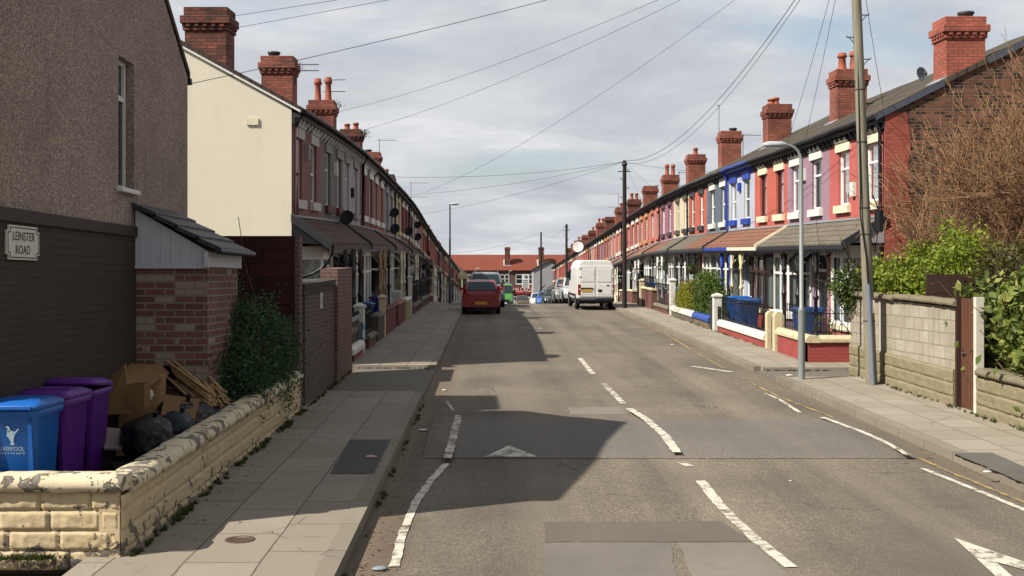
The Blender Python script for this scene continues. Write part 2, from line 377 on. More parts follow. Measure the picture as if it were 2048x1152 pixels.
def rough_stone(name,h,moss=.3):
    n=NT(name); p=n.pos(); c=srgb(h)
    col=n.mix(n.noise(p,4,8,.7),mul(c,.55),mul(c,1.2)); col=n.mix(n.math('MULTIPLY',n.ramp(n.noise(p,2.4,7,.7),(.5,0.0),(.68,1.0)),moss),col,srgb('#66602f'))
    col=n.mix(n.math('MULTIPLY',n.noise(p,45,4),.4),col,mul(c,.5))
    return n.pbr(col,.9,n.bump(n.noise(p,18,7,.7),.7,.02),0,.2)
def timber(name,h,axis=2,dark=.4):
    n=NT(name); p=n.pos(); mp=n.n('ShaderNodeMapping'); n.lk(p,mp.inputs[0])
    s=[14,14,14]; s[axis]=.8; mp.inputs['Scale'].default_value=s
    c=srgb(h); f=n.noise(mp.outputs[0],2,7,.65)
    col=n.ramp(f,(.3,mul(c,1-dark)),(.7,mul(c,1.2)))
    return n.pbr(col,.75,n.bump(f,.35,.006),0,.25)

WHITE=M('white_paint','#d8d6cf',.5,.06,2,dirt=.15); CREAM=M('cream_paint','#ddd4b8',.6,.1,2,dirt=.3)
UPVC=M('white_plastic_frame','#dcdcd8',.35,.03,2,bump=0); BROWNF=M('brown_frame','#3a1f1c',.4,.1)
BLACK=M('black_paint','#15161a',.45,.2,4); NAVY=M('navy_paint','#1d2440',.45,.2); BLUE=M('blue_paint','#20409c',.45,.15)
DGREY=M('dark_grey_paint','#35373b',.6,.15); GREY=M('grey_paint','#77797a',.6,.12,dirt=.25)
LEAD=M('lead_flashing','#8d9196',.6,.15,5); CURTAIN=M('net_curtain','#c9cbc8',.9,.12,7,bump=0)
TERRA=M('terracotta_pot','#93503a',.8,.25,6,dirt=.4); STONE=rough_stone('sandstone_sill','#7a7062',.1)
CHIM=BRICK('chimney_brick','#b55a3e','#904733','#5d4a3f',dark=.6); CHIMD=BRICK('sooty_chimney_brick','#a04d35','#643a2c','#443830',dark=.9)
GABLE=BRICK('weathered_gable_brick','#8f5136','#64402e','#6f5f4f',dark=.4,spk=('#33291f',.68))
REDB=BRICK('red_quoin_brick','#b84a36','#98392a','#8a5a48',dark=.35)
R_SLATE=ROOF('mossy_slate_roof','#4e443b','#40382f',.4); R_DARK=ROOF('dark_tile_roof','#3a2e2b','#4a3630',.25)
C_BROWN=ROOF('brown_canopy_tile','#7c5344','#8a5e48',.3,.3,.24); C_GREY=ROOF('grey_canopy_tile','#746b5f','#625b51',.3,.3,.24); C_RED=ROOF('dark_red_canopy_tile','#4e2f27','#5c3a2e',.35,.3,.24); C_TAN=ROOF('tan_canopy_tile','#8d6f52','#7b6350',.3,.3,.24)
# ================================================================ terrain, road, pavements
def strip(x0,x1,y0,y1,dz,mat,name,kind='structure',step=1.5,nx=1,edge=None,label=None):
    mb=MB(); n=max(1,int((y1-y0)/step)); vs=[]
    for i in range(n+1):
        y=y0+(y1-y0)*i/n
        for j in range(nx+1): vs.append((x0+(x1-x0)*j/nx,y,g(y)+dz))
    mb.add(vs,[[i*(nx+1)+j,i*(nx+1)+j+1,(i+1)*(nx+1)+j+1,(i+1)*(nx+1)+j] for i in range(n) for j in range(nx)])
    return obj(name,mb,mat,kind=kind)
EARTH=patch('bare_earth','#5a5044')
mb=MB(); ys=[-40+2.5*i for i in range(106)]+[240,300,400,700,1500]; xs=[-700,-60,-20,-9,0,9,20,60,700]
vs=[(x,y,(g(min(y,230)))-.06) for y in ys for x in xs]; k=len(xs)
mb.add(vs,[[i*k+j,i*k+j+1,(i+1)*k+j+1,(i+1)*k+j] for i in range(len(ys)-1) for j in range(k-1)])
obj('ground',mb,EARTH,kind='structure')
strip(-1.2,5.8,-12,168,0,asphalt(),'road')
CROSS=patch('cross_street_asphalt','#6a645c')
strip(-40,40,168,174,-.004,CROSS,'cross_street',nx=4)
FL_L=flags('flagstone_pavement','#948a7b','#817768'); FL_R=flags('pale_flagstone_pavement','#9c9283','#8c8272',.75,.6)
KERB=flags('kerb_stone','#8a8172','#787062',.92,5)
APRON=patch('crossing_concrete','#6b665c')
PH=.115
def raised(x0,x1,y0,y1,h,mat,name,step=1.5,h0=0):
    mb=MB(); n=max(1,int((y1-y0)/step)); ys=[y0+(y1-y0)*i/n for i in range(n+1)]
    rings=[[(x0,y,g(y)-.05),(x1,y,g(y)-.05),(x1,y,g(y)+h),(x0,y,g(y)+h)] for y in ys]
    mb.loft(rings); return obj(name,mb,mat,kind='structure')
raised(-3.3,-1.36,-12,19.9,PH,FL_L,'pavement'); raised(-1.357,-1.2,-12,19.7,PH+.004,KERB,'kerb')
raised(-4.3,-1.36,24.5,160,PH,FL_L,'pavement'); raised(-1.357,-1.2,24.4,160,PH+.004,KERB,'kerb')
raised(-3.3,-1.2,19.9,24.5,.035,APRON,'crossing')
raised(5.957,7.7,-12,22.2,PH,FL_R,'pavement'); raised(5.8,5.954,-12,22.3,PH+.004,KERB,'kerb')
raised(5.957,9.2,24.0,168,PH,FL_R,'pavement'); raised(5.8,5.954,24.2,168,PH+.004,KERB,'kerb')
raised(5.8,12,22.3,24.0,.035,APRON,'crossing')
YARD=patch('yard_soil','#4b4034')
raised(-4.6,-3.25,9.1,17.6,.27,YARD,'yard_ground')
raised(7.72,16,3,22.6,.2,patch('garden_soil','#4e4535'),'garden_ground')

# --- markings and repairs, real sheets on the road
def sheet(pts,dz,mat,name,kind='structure',h=0.0,sub=6):
    P0=[Vector(ground_at(px,py,h)) for px,py in pts]; P=[]; mb=MB()
    for a,b in zip(P0,P0[1:]+P0[:1]):
        k=max(1,int((b-a).length/.09))
        for i in range(k): q=a.lerp(b,i/k); P.append((q.x+R.gauss(0,.007),q.y+R.gauss(0,.007)))
    mb.poly(*[(x,y,g(y)+h+dz) for x,y in P]); return obj(name,mb,mat,kind=kind)
def line(pts,w,mat,name,dz=.009,jag=.009):
    P=[Vector(ground_at(px,py)) for px,py in pts]; Q=[]
    for a,b in zip(P,P[1:]):
        n=max(1,int((b-a).length/.12)); Q+= [a.lerp(b,i/n) for i in range(n)]
    Q.append(P[-1]); L=[];mb=MB()
    for i,q in enumerate(Q):
        d=(Q[min(i+1,len(Q)-1)]-Q[max(i-1,0)]).normalized(); nn=Vector((-d.y,d.x))
        a=q+nn*(w/2+R.uniform(-jag,jag)); b=q-nn*(w/2+R.uniform(-jag,jag)); L+=[(a.x,a.y,g(a.y)+dz),(b.x,b.y,g(b.y)+dz)]
    mb.add(L,[[2*i,2*i+1,2*i+3,2*i+2] for i in range(len(Q)-1)]); return obj(name,mb,mat,kind='structure')
W1=marking('road_paint','#c8c1b0',.455); W2=marking('worn_road_paint','#cbc4b3',.50); YEL=marking('worn_yellow_paint','#b89a55',.55,'#6b6050')
HUMP=asphalt('speed_hump_asphalt',('#666361',.55,13.95,17.4,-.8,5.55,.6)); PD=patch('dark_road_patch','#625b52'); PL=patch('pale_road_patch','#787167'); PL2=patch('grey_road_patch','#6e6861')
mb=MB(); hy=[13.93,14.3,14.9,16.2,17.1,17.5]; hz=[.006,.03,.055,.055,.03,.006]
mb.add([(x,y,g(y)+z) for y,z in zip(hy,hz) for x in (-.86,5.62)],[[2*i,2*i+1,2*i+3,2*i+2] for i in range(5)])
obj('speed_hump',mb,HUMP,kind='structure')
sheet([(1090,1045),(1442,1043),(1507,1084),(1090,1085)],.004,PD,'road_patch')
sheet([(1090,1086),(1343,1086),(1352,1165),(1086,1165)],.0045,PL2,'road_patch')
sheet([(1358,1086),(1507,1086),(1592,1165),(1386,1165)],.004,PL,'road_patch')
sheet([(1135,815),(1240,814),(1258,829),(1142,830)],.004,PL,'road_patch')
line([(788,1135),(808,1060),(832,1005),(862,962),(893,928)],.085,W1,'edge_line')
line([(895,926),(905,890),(917,838)],.11,W2,'edge_line',.062)
line([(907,822),(893,803)],.05,marking('faint_paint','#b5ad9b',.5),'edge_line')
for a in ([(1160,717),(1186,749)],[(1207,768),(1247,808)],[(1400,962),(1452,1025),(1514,1082),(1582,1136)]):
    line(a,.115,W1 if a[0][1]>900 else W2,'centre_line',.0095)
line([(1258,824),(1295,848),(1330,880),(1354,914)],.12,W1,'centre_line',.063)
line([(1362,925),(1380,934)],.12,W2,'centre_line')
line([(1530,787),(1560,800),(1600,826)],.07,W2,'edge_line')
line([(1645,842),(1720,870),(1775,895),(1818,920)],.08,W1,'edge_line',.061)
line([(1845,938),(1930,972),(2070,1030)],.08,W1,'edge_line')
line([(1480,755),(1560,795),(1680,841)],.05,YEL,'yellow_line'); line([(1820,908),(1900,945),(2070,1015)],.06,YEL,'yellow_line')
line([(1245,628),(1330,668),(1420,722),(1450,738)],.06,YEL,'yellow_line')
line([(1385,733),(1465,745)],.18,marking('scuffed_paint','#b8b1a0',.45),'worn_line')
line([(1040,656),(1085,657)],.25,marking('faint_centre','#b8b1a0',.5),'centre_line'); line([(1035,623),(1062,623)],.35,marking('faint_centre2','#a8a192',.5),'centre_line')
line([(1188,913),(1300,913)],.09,marking('hump_edge_paint','#c3bcab',.45),'hump_line',.012); line([(1490,836),(1590,838)],.07,marking('hump_edge_paint2','#c3bcab',.45),'hump_line')
def ptri(pts,dz,mat): 
    mb=MB(); mb.poly(*[(x,y,g(y)+dz) for x,y in pts]); obj('hump_triangle',mb,mat,kind='structure')
a=ground_at(968,919); b=ground_at(1077,917); c=ground_at(1016,897)
ptri([(a[0],13.99),(b[0],13.99),(c[0],14.72)],.0,marking('hump_triangle_paint','#c9c2b4',.46,'#545251')) if 0 else None
mb=MB(); T=marking('hump_triangle_paint','#c9c2b4',.47,'#4f4d4c')
mb.add([(-.07,13.98,g(13.98)+.018),(.61,13.98,g(13.98)+.018),(.43,14.3,g(14.3)+.036),(.1,14.3,g(14.3)+.036),(.25,14.62,g(14.62)+.052)],[[0,1,2,3],[3,2,4]]); obj('hump_triangle',mb,T,kind='structure')
mb=MB(); P=[ground_at(*q) for q in ((1908,1077),(1992,1128),(2010,1134),(2120,1170),(2115,1182))]
P1=[ground_at(*q) for q in ((1908,1077),(2090,1140),(2090,1152),(1992,1126),(2060,1185),(2030,1190))]
z=lambda p:(p[0],p[1],g(p[1])+.009)
mb.add([z(p) for p in P1],[[0,1,2,3],[0,3,4,5]]); obj('road_arrow',mb,W1,kind='structure')
sheet([(700,880),(782,880),(748,948),(660,948)],.005,patch('pavement_tarmac_patch','#4c4945'),'pavement_patch',h=PH)
sheet([(1905,906),(1985,906),(2090,952),(2090,985)],.005,patch('pavement_tarmac_patch2','#5d5954'),'pavement_patch',h=PH)
# stopcock lid on the pavement
mb=MB(); mb.lathe((-2.17,9.55,g(9.55)+PH),[(.13,-.02),(.13,.006),(.115,.006),(.11,.002),(.02,.002)],16)
obj('stopcock_cover',mb,M('rusty_iron','#4b3a2c',.8,.3),loc=(-2.17,9.55,g(9.55)+PH),label='small round rusty stopcock cover set in the left pavement',cat='drain cover')

# ================================================================ foliage helpers
def leaf(mb,p,size,up=.3,asp=.55):
    d=Vector((R.gauss(0,1),R.gauss(0,1),R.gauss(up,1))).normalized(); a=d.orthogonal().normalized(); a.rotate(Matrix.Rotation(R.uniform(0,2*PI),3,d)); b=d.cross(a)
    s=size*R.uniform(.6,1.3); p=Vector(p)
    mb.add([p-a*s*.5,p+b*s*asp*.5+d*s*.06,p+a*s*.5,p-b*s*asp*.5+d*s*.06],[[0,1,2,3]])
def cloud(mb,blobs,n,size,clump=14,cs=.16,shell=.55,up=.3):
    tot=sum(b[3]*b[4]*b[5] for b in blobs)
    for (x,y,z,rx,ry,rz) in blobs:
        m=int(n*(rx*ry*rz)/tot/clump)
        for _ in range(m):
            d=Vector((R.gauss(0,1),R.gauss(0,1),R.gauss(0,1))).normalized(); r=(shell+(1-shell)*R.random()**.6)*R.uniform(.8,1.12)
            c=Vector((x+d.x*rx*r,y+d.y*ry*r,z+d.z*rz*r)); k=cs*R.uniform(.6,1.5)
            for _ in range(int(clump*R.uniform(.6,1.4))):
                leaf(mb,c+Vector((R.gauss(0,k),R.gauss(0,k),R.gauss(0,k*.8))),size,up)
def branch(mb,p,d,L,r,depth,tips,bend=.25,nsub=(2,4)):
    p=Vector(p); d=Vector(d).normalized(); pts=[p.copy()]; rs=[r]; n=4
    for i in range(n):
        d=(d+Vector((R.gauss(0,bend),R.gauss(0,bend),R.gauss(.06,bend*.6)))*.5).normalized(); p=p+d*L/n; pts.append(p.copy()); rs.append(max(.0055,r*(1-.55*(i+1)/n)))
    mb.tube(pts,rs,5 if r>.02 else 4,caps=False)
    if depth==0: tips.extend(pts[1:]); return
    for _ in range(R.randint(*nsub)):
        k=R.randint(1,n); q=pts[k]; e=(d+Vector((R.gauss(0,.55),R.gauss(0,.55),R.gauss(.15,.4)))).normalized()
        branch(mb,q,e,L*R.uniform(.55,.85),rs[k]*.68,depth-1,tips,bend,nsub)
BARK=timber('bark','#5a4a3c',2,.5)
def shrub(name,label,cat,base,blobs,n,size,mat,stems=6,h=1.0,clump=14,cs=.16,shell=.55,group=None,core=None):
    t=thing(name,label,cat,base,group); mb=MB()
    cloud(mb,blobs,n,size,clump,cs,shell); obj('foliage',mb,mat,t)
    sb=MB(); tips=[]
    for i in range(stems):
        b=blobs[i%len(blobs)]
        tgt=Vector((b[0],b[1],b[2])); o=Vector(base)+Vector((R.uniform(-.1,.1),R.uniform(-.1,.1),0))
        branch(sb,o,tgt-o,(tgt-o).length,.022,1,tips)
    obj('stem',sb,BARK,t); return t

# ================================================================ near left corner: yard wall, corner house, lean-to
PEEL=peeling('peeling_cream_paint','#cbb896','#8a8073',.625,.3); PEELC=peeling('peeling_coping_paint','#d8ccb0','#938b7f',.56)
def stone_face(mb,fn,L,H,bl,ch,depth,seed,du=.03,top=None):      # rock-faced courses as one displaced grid
    nu=int(L/du); nw=int(H/.0165); vs=[]
    for j in range(nw+1):
        w=H*j/nw; c=int(w/ch)
        for i in range(nu+1):
            u=L*i/nu; off=(c%2)*bl*.5+.13*c; k=(u+off)/bl; a=abs((k%1)-.5)*2; b=abs(((w/ch)%1)-.5)*2
            edge=max(0,min(1,(.985-a)/.05))*max(0,min(1,(.93-b)/.16))
            nz=noise.noise(Vector((u*6+seed,w*8,int(k)*3.1+c)))*.45+noise.noise(Vector((u*17,w*19,seed)))*.35+noise.noise(Vector((u*34,w*38,seed+4)))*.22
            d=depth*(edge**.6*(.7+.3*((int(k)*37+c*17)%5)/5)+.55*nz*edge)
            if i in(0,nu) : d*=.3
            vs.append(fn(u,w,d))
    mb.smooth=True
    mb.add(vs,[[j*(nu+1)+i,j*(nu+1)+i+1,(j+1)*(nu+1)+i+1,(j+1)*(nu+1)+i] for j in range(nw) for i in range(nu)]); mb.smooth=False
t=thing('yard_wall','low cream painted stone wall with peeling paint around the bin yard','wall',(-3.0,9.0,g(9)+PH))
mb=MB(); zt=lambda y:g(y)+.62
mb.box(-3.2,-3.03,9.0,17.45,0.05,.6,lambda x,y,z:(x,y,g(y)+z)); mb.box(-6.2,-3.1,9.03,9.22,.02,.64,lambda x,y,z:(x,y,g(9)+z))
stone_face(mb,lambda u,w,d:(-3.03+d,9.0+u,g(9.0+u)+w),8.45,.62,.42,.165,.034,3,.022)
stone_face(mb,lambda u,w,d:(-3.03-u,9.03-d,g(9.0)+w),3.2,.66,.42,.165,.038,8,.02)
obj('stone_courses',mb,PEEL,t)
mb=MB()
def coping(x,y,ang,L,W,h,z,slope,seed):
    n=max(4,int(L/.05)); rings=[]
    prof=[(-W/2,0),(W/2,0),(W/2+.012,h*.45),(W/2-.025,h*.92),(W*.2,h*1.02),(-W*.2,h*1.02),(-W/2+.025,h*.92),(-W/2-.012,h*.45)]
    for i in range(n+1):
        s=i/n*L; q=[]
        e=1 if 0<i<n else .93
        for a,b in prof:
            k=noise.noise(Vector((s*4+seed,a*9,b*9)))*.014
            a2=(a+k)*e; b2=b*e+noise.noise(Vector((s*5,a*6+seed,3)))*.012
            q.append((x+math.cos(ang)*s-math.sin(ang)*a2,y+math.sin(ang)*s+math.cos(ang)*a2,z+slope*s+b2))
        rings.append(q)
    mb.loft(rings,True,True)
for i in range(11):
    y=9.2+i*.752; coping(-3.105,y,PI/2,.74,.29,.125,g(y)+.615,.0241,i*3)
coping(-3.0,9.1,PI,1.05,.3,.135,g(9)+.655,0,31); coping(-4.06,9.1,PI,1.0,.3,.135,g(9)+.655,0,37); coping(-5.07,9.1,PI,1.0,.3,.135,g(9)+.655,0,39)
obj('coping',mb,PEELC,t)

PEB=pebbledash(); BROWNB=BRICK('brown_painted_brick','#463b34','#42372f','#3b312a',dark=.3,bump=.3,grime='#2f2721'); BROWNP=M('brown_paint','#3d322b',.7,.15,dirt=.3)
XB=-4.33
t=thing('corner_house','brown pebbledashed corner house with dark painted brick lower wall','house',(XB-2.5,12.4,g(12.4)))
def holes_panel(mb,u0,u1,w0,w1,holes,fn,depth):
    us=sorted({u0,u1}|{h[0] for h in holes}|{h[1] for h in holes}); ws=sorted({w0,w1}|{h[2] for h in holes}|{h[3] for h in holes})
    us=[u for u in us if u0<=u<=u1]; ws=[w for w in ws if w0<=w<=w1]
    for a,b in zip(us,us[1:]):
        for c,d in zip(ws,ws[1:]):
            if any(h[0]<=a+1e-6 and b<=h[1]+1e-6 and h[2]<=c+1e-6 and d<=h[3]+1e-6 for h in holes): continue
            mb.poly(fn(a,0,c),fn(b,0,c),fn(b,0,d),fn(a,0,d))
    for h in holes:
        for (a,b) in (((h[0],h[2]),(h[1],h[2])),((h[1],h[2]),(h[1],h[3])),((h[1],h[3]),(h[0],h[3])),((h[0],h[3]),(h[0],h[2]))):
            mb.poly(fn(a[0],0,a[1]),fn(b[0],0,b[1]),fn(b[0],-depth,b[1]),fn(a[0],-depth,a[1]))
fb=lambda u,v,w:(XB+v,u,w)
ze,za=5.5,7.03
mb=MB()
holes_panel(mb,9.3,15.75,3.16,5.25,[(12.82,13.38,3.68,5.22)],fb,.16)
for p in ([(9.3,5.25),(15.75,5.25),(15.75,ze),(13.65,za),(9.3,5.48)],): mb.poly(*[fb(u,0,w) for u,w in p])
mb.poly((XB,15.75,0),(-11,15.75,0),(-11,15.75,ze),(XB,15.75,ze)); mb.poly((XB,9.3,3.1),(-11,9.3,3.1),(-11,9.3,5.48),(XB,9.3,5.48))
mb.poly((-11,9.3,0),(-11,15.75,0),(-11,15.75,ze),(-11,13.65,za),(-11,9.3,5.48))
# unseen rear wing, added and sized to shade the dark red wall and bush
mb.box(-10.9,-5.4,15.75,17.35,.2,6.0)
obj('pebbledash_wall',mb,PEB,t)
mb=MB(); mb.box(-11,XB+.02,9.28,15.77,.0,3.14); obj('brick_base',mb,BROWNB,t)
mb=MB(); mb.box(-11,XB+.05,9.26,15.79,3.12,3.25); obj('plinth_band',mb,BROWNP,t,bevel=.012)
mb=MB(); mb.m=0
for a,b,c,d in ((15.85,ze-.01,13.65,za+.06),(13.65,za+.06,9.2,5.5)):
    mb.loft([[(x,a,b),(x,a,b+.1),(x,c,d+.1),(x,c,d)] for x in (XB+.012,-11.1)])
mb.box(-11,-5.25,15.8,17.6,6.0,6.15)
obj('roof',mb,R_DARK,t)
mb=MB(); mb.tube([(XB+.02,15.88,ze-.04),(XB-3,15.88,ze-.04)],.05); obj('gutter',mb,BLACK,t)
mb=MB(); 
for a,b,c,d in ((12.82,12.86,3.68,5.22),(13.31,13.35,3.68,5.22),(12.86,13.31,3.68,3.73),(12.86,13.31,5.17,5.22),(12.86,13.31,4.74,4.8)): mb.box(a,b,-.14,-.095,c,d,fb)
mb.box(12.862,12.9,-.13,-.085,4.8,5.17,fb); mb.box(13.27,13.308,-.13,-.085,4.8,5.17,fb)
w=obj('window',mb,UPVC,t)
mb=MB(); mb.poly(*[fb(u,-.12,z) for u,z in ((12.84,3.7),(13.33,3.7),(13.33,5.2),(12.84,5.2))]); obj('pane',mb,DGLASS,w)
mb=MB(); mb.box(12.76,13.42,-.1,.07,3.63,3.685,fb); obj('sill',mb,WHITE,w,bevel=.008)
# street name sign
t=thing('street_name_sign','white street name plate reading LEINSTER ROAD on the dark brown wall','street sign',(XB+.03,10.11,2.94))
mb=MB(); P=[]
u0,u1,z0,z1,n_=9.76,10.46,2.785,3.095,.045
for (a,b) in ((u0+n_,z0),(u1-n_,z0),(u1-n_,z0+n_),(u1,z0+n_),(u1,z1-n_),(u1-n_,z1-n_),(u1-n_,z1),(u0+n_,z1),(u0+n_,z1-n_),(u0,z1-n_),(u0,z0+n_),(u0+n_,z0+n_)): P.append((a,b))
mb.prism(P,XB+.025,XB+.045,lambda p,q,t:(t,p,q)); obj('plate',mb,M('sign_enamel','#cfcabd',.4,.05,6,dirt=.2),t)
BLK=M('sign_lettering','#18181a',.5,.05,bump=0)
mb=MB(); k=.02
Q=[(u0+n_+k,z0+k),(u1-n_-k,z0+k),(u1-n_-k,z0+n_+k),(u1-k,z0+n_+k),(u1-k,z1-n_-k),(u1-n_-k,z1-n_-k),(u1-n_-k,z1-k),(u0+n_+k,z1-k),(u0+n_+k,z1-n_-k),(u0+k,z1-n_-k),(u0+k,z0+n_+k),(u0+n_+k,z0+n_+k)]
for a,b in zip(Q,Q[1:]+Q[:1]):
    d=.0045; mb.box(XB+.045,XB+.0475,min(a[0],b[0])-d,max(a[0],b[0])+d,min(a[1],b[1])-d,max(a[1],b[1])+d)
obj('border_line',mb,BLK,t)
for s_,yy,zz in (('LEINSTER',10.11,2.995),('ROAD',10.09,2.872)):
    mb=MB(); text_mesh(s_,.115,lambda x,y:(XB+.0485,yy+x,zz+y),mb,1.0); obj('lettering',mb,BLK,t)

# lean-to outbuilding
X1=-3.44; OB=BRICK('patched_red_brick','#865042','#6a4338','#857a6c',.24,.086,.012,dark=.3,spk=('#97897a',.83),bump=.7)
t=thing('brick_outbuilding','small brick lean-to with white boarded gable and dark tiled roof','outbuilding',(-3.85,14,g(14)))
mb=MB(); mb.box(XB+.02,X1,13.4,15.0,.3,2.76); obj('brick_wall',mb,OB,t)
mb=MB(); zl,zr=3.46,2.97
mb.prism([(XB+.02,2.76),(X1+.01,2.76),(X1+.01,zr-.02),(XB+.02,zl)],13.37,15.0,lambda p,q,t:(p,t,q))
for i in range(7):
    x=XB+.08+i*.125; z=zl-(x-XB)*(zl-zr)/(X1-XB); mb.box(x,x+.008,13.364,13.369,2.78,z-.02)
mb.box(X1-.02,X1+.03,13.3,15.1,2.76,2.94); mb.box(XB+.02,X1+.03,13.345,13.365,2.74,2.775)
obj('white_cladding',mb,M('white_cladding','#b9bcc2',.5,.05,2,dirt=.1),t)
mb=MB()
for i in range(4):
    a=i/4;b=(i+1)/4+.03; x0=XB+.0+a*(X1+.16-XB); x1=XB+b*(X1+.16-XB); q0=zl+.06-a*(zl-zr+.07)+.02; q1=zl+.06-b*(zl-zr+.07)+.03
    mb.loft([[(x0,y,q0),(x1,y,q1+.02),(x1,y,q1-.035),(x0,y,q0-.05)] for y in (13.28,15.1)])
obj('roof',mb,M('grey_roof_tile','#34353a',.6,.25,5,bump=.3),t)
mb=MB(); mb.tube([(X1+.17,13.25,zr-.02),(X1+.17,15.2,zr-.02)],.04); obj('gutter',mb,BLACK,t)

# dark red yard wall and brick gate wall
DRED=BRICK('dark_red_painted_brick','#4b1a16','#3c1512','#2b100e',.45,.22,.012,dark=.4,bump=.6,grime='#1c0f0d')
t=thing('brick_wall','tall dark red painted brick wall end behind the bush','wall',(-4,17.6,g(17.6)))
mb=MB(); mb.box(-9,-3.1,17.46,17.7,.3,3.3); obj('wall_face',mb,DRED,t)
mb=MB(); mb.box(-3.098,-3.02,17.455,17.71,.35,3.29); obj('end_pier',mb,BRICK('grey_red_brick','#6d4f46','#59433c','#726a60',dark=.3),t)
GATEB=BRICK('purple_grey_brick','#5f4a44','#4f403c','#6b625a',dark=.35); PILB=BRICK('reddish_pier_brick','#7a4f3f','#66443a','#7b7168',dark=.3)
t=thing('brick_gate_wall','brown brick wall with dark coping and number plate beside the pavement','wall',(-3,19.6,g(19.6)))
fz=lambda x,y,z:(x,y,g(y)+z)
mb=MB(); mb.box(-3.24,-3.02,17.95,21.35,.0,2.02,fz); obj('brick_panel',mb,GATEB,t)
mb=MB(); mb.box(-3.22,-3.06,17.71,17.95,.0,2.0,fz); obj('side_post',mb,timber('dark_brown_timber','#3a2119'),t)
mb=MB(); mb.box(-3.27,-2.985,17.75,21.3,2.022,2.1,fz); mb.box(-3.25,-2.995,17.75,21.3,1.93,2.02,fz); obj('coping',mb,BRICK('blue_brick_coping','#2f2c30','#3a3435','#4a4542',.075,.3,.008),t)
mb=MB(); mb.box(-3.3,-2.96,21.36,23.6,.0,2.3,fz); obj('pier',mb,PILB,t)
mb=MB(); mb.box(-3.02,-3.008,19.55,19.78,1.62,1.9,fz); p=obj('number_plate',mb,M('plate_white','#c8c5bd',.4,.04),t)
mb=MB(); text_mesh('6',.26,lambda x,y:(-3.004,19.665+x,g(19.6)+1.765+y),mb,.9); obj('number',mb,BLK,p)
